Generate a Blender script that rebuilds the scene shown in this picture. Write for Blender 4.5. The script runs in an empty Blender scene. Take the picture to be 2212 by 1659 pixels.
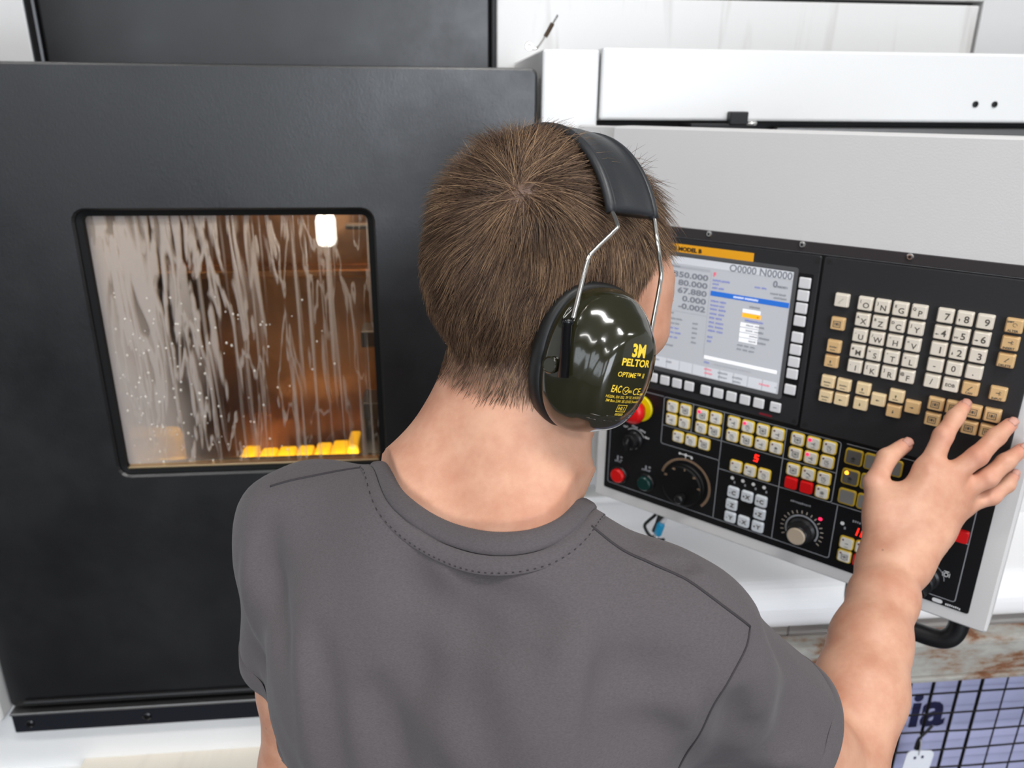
import bpy, bmesh, math, random
import numpy as np
from math import sin, cos, pi, radians, sqrt, atan2
from mathutils import Matrix, Vector
random.seed(7); RNG = np.random.default_rng(7)
SC = bpy.context.scene
COL = SC.collection

# ------------------------------------------------------------------ camera
PITCH, ROLL, YAW, CAMH = radians(20.0), radians(0.5), radians(-5.7), 1.80
fw = Vector((-sin(YAW)*cos(PITCH), cos(YAW)*cos(PITCH), -sin(PITCH)))
rt0 = Vector((cos(YAW), sin(YAW), 0)); up0 = rt0.cross(fw)
rt = rt0*cos(ROLL)+up0*sin(ROLL); upv = -rt0*sin(ROLL)+up0*cos(ROLL)
cam = bpy.data.cameras.new('camera'); camo = bpy.data.objects.new('camera', cam); COL.objects.link(camo)
M = Matrix((rt, upv, -fw)).transposed().to_4x4(); M.translation = (0, 0, CAMH)
camo.matrix_world = M
cam.sensor_width = 36; cam.lens = 36*1661/2212; cam.clip_start = .02
cam.dof.use_dof = True; cam.dof.focus_distance = .60; cam.dof.aperture_fstop = 8.0
SC.camera = camo

# ------------------------------------------------------------------ world, lights, exposure
w = bpy.data.worlds.new('hall_light'); SC.world = w; w.use_nodes = True
bgn = w.node_tree.nodes['Background']; bgn.inputs[0].default_value = (.93, .96, 1, 1); bgn.inputs[1].default_value = .46
SC.view_settings.view_transform = 'Standard'; SC.view_settings.look = 'None'
SC.view_settings.exposure = 0.07; SC.view_settings.gamma = 1.0; SC.view_settings.use_curve_mapping = False
def area(name, loc, target, sx, sy, power, col=(1, 1, 1)):
    l = bpy.data.lights.new(name, 'AREA'); l.shape = 'RECTANGLE'; l.size = sx; l.size_y = sy; l.energy = power; l.color = col
    o = bpy.data.objects.new(name, l); COL.objects.link(o); o.location = loc
    o.rotation_euler = (Vector(target)-Vector(loc)).to_track_quat('-Z', 'Y').to_euler(); return o
# rows of ceiling lamps of the hall (their housings are built below)
LAMPS = [(-2.2, -.6), (.6, -.6), (3.4, -.6), (-2.2, -3.6), (.6, -3.6), (3.4, -3.6)]
for i, (x, y) in enumerate(LAMPS):
    area('ceiling_lamp_light', (x, y, 4.28), (x, y, 0), 1.5, .32, (24, 50, 24)[i % 3] if y > -2 else (20, 50, 36)[i % 3], (1, .985, .96))
# daylight through the windows and an unseen gate added for the door's sheen, behind the photographer
WINS = [(-5.6, 18), (-3.0, 18)]
for (x, pw) in WINS:
    area('window_daylight', (x, -6.85, 2.6), (x, 0, 2.6), 1.7, 2.4, pw, (.86, .92, 1))
GATE = (-.7, 3.3, 3.7)      # x from, x to, height
area('added_gate_light', (1.3, -6.95, 1.85), (1.3, 0, 1.85), 3.9, 3.6, 150, (.86, .91, 1))  # added daylight source, sized for the sheen on the black door

# ------------------------------------------------------------------ helpers
MATS = {}
def nodes(m): return m.node_tree.nodes, m.node_tree.links
def mat(name, col, rough=.5, metal=0., spec=.5, bump=None, var=0., emit=None, coat=0., sss=0.):
    """procedural principled material; bump=(scale,strength,distance), var = colour mottling"""
    if name in MATS: return MATS[name]
    m = bpy.data.materials.new(name); m.use_nodes = True; N, L = nodes(m); b = N['Principled BSDF']
    c = (*col, 1) if len(col) == 3 else col
    b.inputs['Base Color'].default_value = c; b.inputs['Roughness'].default_value = rough
    b.inputs['Metallic'].default_value = metal; b.inputs['Specular IOR Level'].default_value = spec
    b.inputs['Coat Weight'].default_value = coat
    if sss: b.inputs['Subsurface Weight'].default_value = sss; b.inputs['Subsurface Radius'].default_value = (.012, .004, .002); b.inputs['Subsurface Scale'].default_value = .6
    if emit: b.inputs['Emission Color'].default_value = (*emit[0], 1); b.inputs['Emission Strength'].default_value = emit[1]
    tc = N.new('ShaderNodeTexCoord')
    if bump:
        n = N.new('ShaderNodeTexNoise'); n.inputs['Scale'].default_value = bump[0]; n.inputs['Detail'].default_value = 3
        L.new(tc.outputs['Object'], n.inputs['Vector'])
        bp = N.new('ShaderNodeBump'); bp.inputs['Strength'].default_value = bump[1]; bp.inputs['Distance'].default_value = bump[2]
        L.new(n.outputs['Fac'], bp.inputs['Height']); L.new(bp.outputs['Normal'], b.inputs['Normal'])
    if var:
        n2 = N.new('ShaderNodeTexNoise'); n2.inputs['Scale'].default_value = 9; n2.inputs['Detail'].default_value = 6
        L.new(tc.outputs['Object'], n2.inputs['Vector'])
        mx = N.new('ShaderNodeMix'); mx.data_type = 'RGBA'
        mx.inputs[6].default_value = tuple(x*(1-var) for x in c[:3])+(1,); mx.inputs[7].default_value = tuple(min(1, x*(1+var)) for x in c[:3])+(1,)
        L.new(n2.outputs['Fac'], mx.inputs[0]); L.new(mx.outputs[2], b.inputs['Base Color'])
    MATS[name] = m; return m

def new_mesh(name, verts, faces, smooth=False):
    me = bpy.data.meshes.new(name); me.from_pydata([tuple(v) for v in verts], [], faces); me.update()
    if smooth: me.polygons.foreach_set('use_smooth', [True]*len(me.polygons))
    return me
def link(name, me, material=None, parent=None, mw=None):
    o = bpy.data.objects.new(name, me); COL.objects.link(o)
    if material is not None and len(me.materials) == 0: me.materials.append(material)
    if parent is not None: o.parent = parent
    if mw is not None: o.matrix_local = mw
    return o
def tag(o, label, cat, group=None, kind=None):
    if label: o['label'] = label
    if cat: o['category'] = cat
    if group: o['group'] = group
    if kind: o['kind'] = kind
    return o
def empty(name, mw=None):
    o = bpy.data.objects.new(name, None); COL.objects.link(o); o.empty_display_size = .05
    if mw is not None: o.matrix_world = mw
    return o
def T(x, y, z): return Matrix.Translation((x, y, z))

def rrect(w, h, r, n=4, cx=0, cy=0):
    r = max(1e-5, min(r, w/2-1e-5, h/2-1e-5)); P = []
    for (sx, sy, a0) in ((1, 1, 0), (-1, 1, 90), (-1, -1, 180), (1, -1, 270)):
        for k in range(n+1):
            a = radians(a0+90*k/n); P.append((cx+sx*(w/2-r)+r*cos(a), cy+sy*(h/2-r)+r*sin(a)))
    return P
def loft(rings, cap0=True, cap1=True):
    """rings: list of lists of 3-D points of equal length; closed loops"""
    V = [p for r in rings for p in r]; n = len(rings[0]); Fc = []
    for i in range(len(rings)-1):
        for k in range(n):
            a, b = i*n+k, i*n+(k+1) % n; Fc.append((a, b, b+n, a+n))
    if cap0: Fc.append(tuple(reversed(range(n))))
    if cap1: Fc.append(tuple(range((len(rings)-1)*n, len(rings)*n)))
    return V, Fc
def rr_solid(layers, n=4):
    """layers: (w,h,r,z[,cx,cy])"""
    return loft([[(x, y, L[3]) for x, y in rrect(L[0], L[1], L[2], n, *(L[4:6] if len(L) > 4 else (0, 0)))] for L in layers])
def plate(w, h, r, z0, z1, bev=.001, n=4):
    return rr_solid([(w-2*bev*0, h, r, z0), (w, h, r, z1-bev), (w-2*bev, h-2*bev, max(r-bev, 1e-4), z1)], n)
def cyl(layers, n=28, cx=0, cy=0):
    """layers: (radius,z)"""
    return loft([[(cx+r*cos(2*pi*k/n), cy+r*sin(2*pi*k/n), z) for k in range(n)] for r, z in layers])
def join(*parts):
    V, Fc = [], []
    for v, f in parts:
        o = len(V); V += list(v); Fc += [tuple(i+o for i in q) for q in f]
    return V, Fc
def shift(p, dx, dy, dz=0): return [(x+dx, y+dy, z+dz) for x, y, z in p[0]], p[1]
def box(x0, x1, y0, y1, z0, z1):
    V = [(x, y, z) for z in (z0, z1) for y in (y0, y1) for x in (x0, x1)]
    return V, [(0, 2, 3, 1), (4, 5, 7, 6), (0, 1, 5, 4), (2, 6, 7, 3), (0, 4, 6, 2), (1, 3, 7, 5)]
def bev_box(name, x0, x1, y0, y1, z0, z1, material, parent=None, bev=.004, seg=2, smooth=True):
    bm = bmesh.new(); V, Fc = box(x0, x1, y0, y1, z0, z1)
    vs = [bm.verts.new(v) for v in V]; [bm.faces.new([vs[i] for i in f]) for f in Fc]
    bmesh.ops.recalc_face_normals(bm, faces=bm.faces)
    if bev: bmesh.ops.bevel(bm, geom=list(bm.edges), offset=bev, segments=seg, affect='EDGES', profile=.5)
    me = bpy.data.meshes.new(name); bm.to_mesh(me); bm.free()
    o = link(name, me, material, parent)
    return o
def tube(path, r, n=10, closed=False, radii=None):
    """swept tube along a polyline of Vectors"""
    P = [Vector(p) for p in path]; m = len(P); rings = []
    t0 = (P[1]-P[0]).normalized(); ref = Vector((0, 0, 1)) if abs(t0.z) < .9 else Vector((1, 0, 0))
    nrm = (ref-t0*ref.dot(t0)).normalized()
    for i in range(m):
        if closed: t = (P[(i+1) % m]-P[i-1]).normalized()
        else: t = (P[min(i+1, m-1)]-P[max(i-1, 0)]).normalized()
        nrm = (nrm-t*nrm.dot(t)).normalized(); bn = t.cross(nrm); rr = radii[i] if radii else r
        rings.append([tuple(P[i]+(nrm*cos(2*pi*k/n)+bn*sin(2*pi*k/n))*rr) for k in range(n)])
    if closed: rings.append(rings[0])
    return loft(rings, not closed, not closed)
def smooth_path(pts, n=8):
    """Catmull-Rom through the points"""
    P = [Vector(p) for p in pts]; P = [P[0]*2-P[1]]+P+[P[-1]*2-P[-2]]; out = []
    for i in range(1, len(P)-2):
        a, b, c, d = P[i-1:i+3]
        for k in range(n):
            t = k/n; out.append(.5*((2*b)+(c-a)*t+(2*a-5*b+4*c-d)*t*t+(3*b-a-3*c+d)*t**3))
    out.append(P[-2]); return out
TXT = {}
def text_mesh(body, size, align='CENTER', shear=0., bold=0., sx=1.):
    key = (body, size, align, shear, bold, sx)
    if key in TXT: return TXT[key]
    cu = bpy.data.curves.new('lettering', 'FONT'); cu.body = body; cu.size = size; cu.align_x = align; cu.align_y = 'CENTER'
    cu.shear = shear; cu.offset = bold; cu.resolution_u = 3; cu.fill_mode = 'FRONT'
    o = bpy.data.objects.new('lettering', cu); COL.objects.link(o)
    me = bpy.data.meshes.new_from_object(o.evaluated_get(bpy.context.evaluated_depsgraph_get()))
    bpy.data.objects.remove(o); bpy.data.curves.remove(cu)
    if sx != 1: me.transform(Matrix.Diagonal((sx, 1, 1, 1)))
    TXT[key] = me; return me
def lettering(name, body, size, material, parent, mw, align='CENTER', **kw):
    me = text_mesh(body, size, align, **kw).copy()
    me.materials.clear(); me.materials.append(material)
    return link(name, me, None, parent, mw)

# ------------------------------------------------------------------ materials of the hall and the machine
def paint_white(name, col, rough=.42, stain=0., peel=.12):
    m = bpy.data.materials.new(name); m.use_nodes = True; N, L = nodes(m); b = N['Principled BSDF']
    b.inputs['Roughness'].default_value = rough
    tc = N.new('ShaderNodeTexCoord')
    n = N.new('ShaderNodeTexNoise'); n.inputs['Scale'].default_value = 420; L.new(tc.outputs['Object'], n.inputs['Vector'])
    bp = N.new('ShaderNodeBump'); bp.inputs['Strength'].default_value = peel; bp.inputs['Distance'].default_value = .002
    L.new(n.outputs['Fac'], bp.inputs['Height']); L.new(bp.outputs['Normal'], b.inputs['Normal'])
    mp = N.new('ShaderNodeMapping'); mp.inputs['Scale'].default_value = (28, 3, 2.2); L.new(tc.outputs['Object'], mp.inputs['Vector'])
    s = N.new('ShaderNodeTexNoise'); s.inputs['Scale'].default_value = 1.0; s.inputs['Detail'].default_value = 5; s.inputs['Distortion'].default_value = .6
    L.new(mp.outputs['Vector'], s.inputs['Vector'])
    r = N.new('ShaderNodeValToRGB'); r.color_ramp.elements[0].position = .56; r.color_ramp.elements[1].position = .74
    L.new(s.outputs['Fac'], r.inputs['Fac'])
    mul = N.new('ShaderNodeMath'); mul.operation = 'MULTIPLY'; mul.inputs[1].default_value = stain; L.new(r.outputs['Color'], mul.inputs[0])
    mx = N.new('ShaderNodeMix'); mx.data_type = 'RGBA'; mx.inputs[6].default_value = (*col, 1); mx.inputs[7].default_value = (.36, .31, .28, 1)
    L.new(mul.outputs[0], mx.inputs[0]); L.new(mx.outputs[2], b.inputs['Base Color'])
    MATS[name] = m; return m
W_PANEL = paint_white('white_machine_paint', (.82, .82, .815), .28, .0)
W_STAIN = paint_white('white_paint_with_drip_stains', (.80, .79, .775), .25, .42)
W_GREY = paint_white('light_grey_paint', (.68, .675, .67), .45, .05)
W_BLUELIT = paint_white('bluish_lit_white_paint', (.46, .47, .70), .45, .05)  # white paint tinted lavender to stand in for bluish light and shade
CREAM = paint_white('cream_sill_paint', (.82, .76, .66), .5, .12)
BLACK = mat('matt_black', (.008, .008, .009), .5)
BLACK_GLOSS = mat('gloss_black', (.006, .006, .007), .18)
CHROME = mat('chrome', (.75, .74, .72), .18, 1.)
STEEL = mat('dull_steel', (.42, .41, .40), .35, 1., bump=(60, .1, .001))

def door_paint():
    m = bpy.data.materials.new('black_grained_door_paint'); m.use_nodes = True; N, L = nodes(m); b = N['Principled BSDF']
    tc = N.new('ShaderNodeTexCoord')
    v = N.new('ShaderNodeTexNoise'); v.inputs['Scale'].default_value = 330; v.inputs['Detail'].default_value = 2; v.inputs['Distortion'].default_value = .8
    mp = N.new('ShaderNodeMapping'); mp.inputs['Scale'].default_value = (1, 1, .55); L.new(tc.outputs['Object'], mp.inputs['Vector']); L.new(mp.outputs['Vector'], v.inputs['Vector'])
    bp = N.new('ShaderNodeBump'); bp.inputs['Strength'].default_value = .2; bp.inputs['Distance'].default_value = .0010
    L.new(v.outputs['Fac'], bp.inputs['Height']); L.new(bp.outputs['Normal'], b.inputs['Normal'])
    c = N.new('ShaderNodeTexNoise'); c.inputs['Scale'].default_value = 5; c.inputs['Detail'].default_value = 8; c.inputs['Roughness'].default_value = .7; L.new(tc.outputs['Object'], c.inputs['Vector'])
    r = N.new('ShaderNodeMapRange'); r.inputs[1].default_value = .3; r.inputs[2].default_value = .7; r.inputs[3].default_value = .28; r.inputs[4].default_value = .46
    L.new(c.outputs['Fac'], r.inputs[0]); L.new(r.outputs[0], b.inputs['Roughness'])
    b.inputs['Base Color'].default_value = (.004, .004, .005, 1); b.inputs['Specular IOR Level'].default_value = .85
    return m
DOOR = door_paint()

# ------------------------------------------------------------------ the hall
FLOORM = mat('grey_concrete', (.05, .049, .047), .55, bump=(30, .2, .004), var=.25)
HALLW = mat('hall_wall_paint', (.55, .56, .57), .7, bump=(40, .1, .003), var=.05)
o = link('floor', new_mesh('floor', *box(-8, 9, -7.2, 4.5, -.2, 0)), FLOORM); tag(o, 'grey concrete workshop floor', 'floor', kind='structure')
V, Fc = join(box(-8, -6.5, -7.2, -7.0, 0, 5), box(-6.5, -.7, -7.2, -7, 0, 1.35), box(-6.5, -.7, -7.2, -7, 3.85, 5), box(-4.7, -3.9, -7.2, -7, 1.35, 3.85), box(-2.1, -.7, -7.2, -7, 1.35, 3.85),
             box(-.7, 3.3, -7.2, -7, 3.7, 5), box(3.3, 9, -7.2, -7.0, 0, 5))
o = link('wall_back', new_mesh('wall_back', V, Fc), HALLW); tag(o, 'painted hall wall behind the photographer', 'wall', kind='structure')
gt = link('added_door', new_mesh('added_gate', *join(box(-.78, -.7, -7.05, -6.98, 0, 3.78), box(3.3, 3.38, -7.05, -6.98, 0, 3.78), box(-.78, 3.38, -7.05, -6.98, 3.7, 3.95))), mat('gate_frame_grey', (.3, .3, .31), .5)); tag(gt, 'unseen bright gate added behind the photographer', 'gate', kind='structure')
link('gate_glow_sheet', new_mesh('gate_glow_sheet', *box(-.7, 3.3, -7.14, -7.1, .02, 3.7)), mat('gate_glow', (.8, .85, .9), .5, emit=((.86, .92, 1), 2.2)), gt)  # glowing sheet added in the gate opening as a light source
o = link('wall_front', new_mesh('wall_front', *box(-8, 9, 4.3, 4.5, 0, 5)), HALLW); tag(o, 'painted hall wall far behind the machine', 'wall', kind='structure')
SKYP = mat('bright_window_glass', (.8, .9, 1), .3, emit=((.86, .93, 1), 1.2))
WFR = mat('window_frame_grey', (.3, .3, .31), .5)
for i, (x, pw) in enumerate(WINS):
    fr = link('window_%d' % (i+1), new_mesh('window', *join(box(x-.9, x+.9, -7.12, -7.04, 1.36, 1.42), box(x-.9, x+.9, -7.12, -7.04, 3.78, 3.84), box(x-.9, x-.84, -7.12, -7.04, 1.42, 3.78),
              box(x+.84, x+.9, -7.12, -7.04, 1.42, 3.78), box(x-.03, x+.03, -7.12, -7.04, 1.42, 3.78), box(x-.84, x+.84, -7.12, -7.04, 2.58, 2.62))), WFR)
    tag(fr, 'tall hall window behind the photographer', 'window', kind='structure')
    link('pane', new_mesh('pane', *box(x-.86, x+.86, -7.09, -7.07, 1.4, 3.8)), SKYP, fr)
LAMPW = mat('lamp_diffuser', (.9, .9, .9), .4, emit=((1, .98, .95), 4.0)); LAMPH = mat('lamp_housing', (.5, .5, .5), .4)
CEIL = mat('hall_ceiling_sheet', (.42, .43, .44), .6, var=.05)
o = link('ceiling', new_mesh('ceiling', *box(-8, 9, -7.2, 4.5, 5.0, 5.1)), CEIL); tag(o, 'grey sheet ceiling of the hall', 'ceiling', kind='structure')
for i, (x, y) in enumerate(LAMPS):
    e = empty('ceiling_lamp', T(x, y, 4.3)); tag(e, 'long white ceiling lamp, %s of the row %s' % (('leftmost', 'middle', 'rightmost')[i % 3], 'nearer the machine' if i < 3 else 'nearer the added gate'), 'lamp', 'ceiling lamps of the hall')
    link('lamp_housing', new_mesh('lamp_housing', *rr_solid([(1.66, .4, .03, .02), (1.66, .4, .03, .08), (1.5, .25, .03, .14)])), LAMPH, e)
    link('diffuser', new_mesh('diffuser', *rr_solid([(1.56, .34, .02, -.01), (1.6, .38, .02, .02)])), LAMPW, e)
    for sx in (-.6, .6): link('hanger', new_mesh('hanger', *shift(cyl([(.006, .13), (.006, .7)], 8), sx, 0)), STEEL, e)

# ------------------------------------------------------------------ machine enclosure (fixed sheet metal)
ME = empty('machine_enclosure', T(.2, 1.6, 0)); tag(ME, 'white and black sheet-metal enclosure of a machine tool behind the operator', 'machine')
def mb(name, x0, x1, y0, y1, z0, z1, m, bev=.004, parent=None):
    p = parent or ME
    o = bev_box(name, x0, x1, y0, y1, z0, z1, m, None, bev); o.parent = p; o.matrix_parent_inverse = p.matrix_world.inverted(); return o
bpy.context.view_layer.update()
def keep(o, p=None):
    p = p or ME; o.parent = p; o.matrix_parent_inverse = p.matrix_world.inverted(); return o
# upper row, set back
mb('upper_cover', -.745, .120, 1.70, 1.74, 1.5, 2.35, DOOR, .006)
mb('cover_gasket', -.768, -.746, 1.695, 1.74, 1.5, 2.35, BLACK_GLOSS, .006)
mb('cover_gasket', .121, .131, 1.692, 1.74, 1.5, 2.35, BLACK, .003)
mb('upper_panel', -1.9, -.769, 1.70, 1.74, 1.3, 2.35, W_PANEL, .003)
mb('upper_panel', .132, 1.158, 1.70, 1.74, 1.5, 2.004, W_STAIN, .003)
mb('upper_panel', .132, 1.166, 1.70, 1.74, 2.012, 2.35, W_STAIN, .003)
mb('upper_panel', 1.166, 2.4, 1.70, 1.74, 1.5, 2.35, W_GREY, .003)
mb('backing_sheet', -1.9, 2.4, 1.745, 1.76, .05, 2.34, BLACK, .002)
# box column and header beam right of the door
mb('box_column', .167, .2545, 1.25, 1.69, 1.115, 1.879, W_PANEL, .004)
mb('header_beam', .2575, 1.75, 1.245, 1.42, 1.778, 1.882, W_PANEL, .004)
mb('recess_sheet', .258, 1.75, 1.40, 1.43, 1.12, 1.775, BLACK, .002)
mb('recess_strip', .60, 1.5, 1.37, 1.385, 1.74, 1.766, STEEL, .002)
for x in (.873, .906):
    o = link('beam_screw', new_mesh('beam_screw', *cyl([(.0048, 0), (.0048, .002), (.0025, .0022), (.002, .0005)], 16)), mat('dark_socket', (.03, .03, .03), .4, .6), None)
    o.matrix_world = T(x, 1.2452, 1.806) @ Matrix.Rotation(radians(90), 4, 'X'); bpy.context.view_layer.update(); keep(o)
mb('latch_block', .461, .490, 1.228, 1.246, 1.772, 1.792, BLACK, .002)
mb('latch_tongue', .40, .50, 1.232, 1.30, 1.768, 1.774, BLACK, .001)
o = link('latch_rivet', new_mesh('latch_rivet', *cyl([(.010, 0), (.010, .004), (.006, .007)], 16), True), CHROME); o.matrix_world = T(.497, 1.235, 1.772); bpy.context.view_layer.update(); keep(o)
# front wall behind the pendant, ledge, bed cover
mb('front_wall', .258, 1.9, 1.30, 1.34, 1.02, 1.60, W_GREY, .004)
mb('front_wall_ledge', .20, 1.9, 1.255, 1.31, 1.098, 1.112, W_PANEL, .004)
mb('ledge_riser', .20, 1.9, 1.262, 1.30, 1.03, 1.098, W_GREY, .003)
# rounded bed cover: profile swept along x
prof = [(1.30, 1.036), (1.10, 1.034)]
for k in range(9):
    a = radians(90-90*k/8); prof.append((1.088-.045*cos(a), .989+.045*sin(a)))
prof += [(1.043, .965), (1.30, .965)]
def sweep_x(name, prof, x0, x1, m, parent=None, smooth=False):
    rings = [[(x, y, z) for y, z in prof] for x in (x0, x1)]
    return link(name, new_mesh(name, *loft(rings), smooth), m, parent)
keep(sweep_x('bed_cover', prof, .13, 1.9, paint_white('brightened_white_paint', (.93, .93, .94), .34, .0)))  # lighter copy of the machine white, imitating strong light on the bed
for k in range(9):
    x0 = .25+k*.17; mb('cover_strip', x0, x0+.1685, 1.052, 1.075, .905, .9645, W_GREY, .002)
mb('lower_panel', .13, 1.9, 1.056, 1.10, .05, .903, W_BLUELIT, .003)
# left column, bottom rail, sill
mb('left_column', -1.6, -.832, 1.222, 1.30, .70, 2.35, W_PANEL, .008)
mb('sill_face', -1.6, .125, 1.262, 1.30, .54, .705, W_PANEL, .004)
mb('sill_ledge', -.725, .125, 1.205, 1.30, .550, .566, CREAM, .004)
mb('sill_skirt', -1.6, .125, 1.235, 1.30, .05, .549, W_PANEL, .004)
mb('skirt_cover', -.725, .125, 1.207, 1.234, .30, .549, W_PANEL, .004)
RAILM = mat('dark_blue_grey_rail', (.018, .020, .028), .28, .3, bump=(120, .08, .001))
rl = mb('door_rail', -.826, .12, 1.24, 1.262, .660, .703, RAILM, .003)
mb('rail_lip', -.826, .12, 1.236, 1.263, .7035, .709, STEEL, .0015)
for x in (-.795, -.580, -.30, -.02):
    o = link('rail_screw', new_mesh('rail_screw', *cyl([(.0085, 0), (.0085, .002), (.006, .0035), (.0035, .0035), (.003, .001)], 18)), BLACK_GLOSS)
    o.matrix_world = T(x, 1.2402, .682) @ Matrix.Rotation(radians(90), 4, 'X'); bpy.context.view_layer.update(); keep(o)
for x in (-.44, -.10):
    o = link('skirt_screw', new_mesh('skirt_screw', *cyl([(.0085, 0), (.0085, .002), (.006, .0035), (.0035, .0035), (.003, .001)], 18)), BLACK_GLOSS)
    o.matrix_world = T(x, 1.2072, .532) @ Matrix.Rotation(radians(90), 4, 'X'); bpy.context.view_layer.update(); keep(o)

# ------------------------------------------------------------------ sliding door with its window
DO = empty('sliding_door', T(-.33, 1.25, .71)); tag(DO, 'large black grained sliding door with a coolant-streaked window', 'door')
bpy.context.view_layer.update()
WX0, WX1, WZ0, WZ1 = -.552, -.099, 1.192, 1.642; WR = .018
def door_leaf():
    x0, x1, z0, z1 = -.828, .160, .714, 1.852
    n = 4; cx, cz = (WX0+WX1)/2, (WZ0+WZ1)/2
    inn = [(x+0, y) for x, y in rrect(WX1-WX0, WZ1-WZ0, WR, n, cx, cz)]
    def ring(g, r): return rrect(x1-x0-2*g, z1-z0-2*g, r, n, (x0+x1)/2, (z0+z1)/2)
    def inr(g): return rrect(WX1-WX0+2*g, WZ1-WZ0+2*g, WR+g, n, cx, cz)
    seq = [(inr(0), 1.287), (inr(0), 1.2535), (inr(.0035), 1.25), (ring(.004, .008), 1.25), (ring(.001, .011), 1.2512), (ring(0, .012), 1.255), (ring(0, .012), 1.287)]
    rings = [[(x, y, z) for x, z in r] for r, y in seq]
    V, Fc = loft(rings, False, False); k = len(rings[0]); m = len(rings)
    for i in range(k): Fc.append(((m-1)*k+i, (m-1)*k+(i+1) % k, (i+1) % k, i))
    return V, Fc
keep(link('door_leaf', new_mesh('door_leaf', *door_leaf()), DOOR), DO)
# gasket set in the opening
def ring_frame(w, h, r, t, y0, y1, cx, cz, n=6):
    o0 = rrect(w, h, r, n, cx, cz); i0 = rrect(w-2*t, h-2*t, max(r-t, .002), n, cx, cz)
    rings = [[(x, y1, z) for x, z in o0], [(x, y0, z) for x, z in o0], [(x, y0+t*.3, z) for x, z in i0], [(x, y1, z) for x, z in i0]]
    V, Fc = loft(rings, False, False); k = len(o0)
    for i in range(k): Fc.append((3*k+i, 3*k+(i+1) % k, (i+1) % k, i))
    return V, Fc
cx, cz = (WX0+WX1)/2, (WZ0+WZ1)/2
keep(link('window_gasket', new_mesh('window_gasket', *ring_frame(WX1-WX0-.001, WZ1-WZ0-.001, WR, .009, 1.256, 1.29, cx, cz)), mat('black_rubber', (.004, .004, .004), .6, spec=.2)), DO)
keep(bev_box('window_sill_strip', WX0+.012, WX1-.012, 1.2565, 1.275, WZ0+.0095, WZ0+.0135, mat('brass_strip', (.75, .55, .32), .3, 1.), None, .001), DO)
mbk = bev_box('bottom_flange', -.80, .14, 1.240, 1.2495, .722, .732, DOOR, None, .003); keep(mbk, DO)

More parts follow.
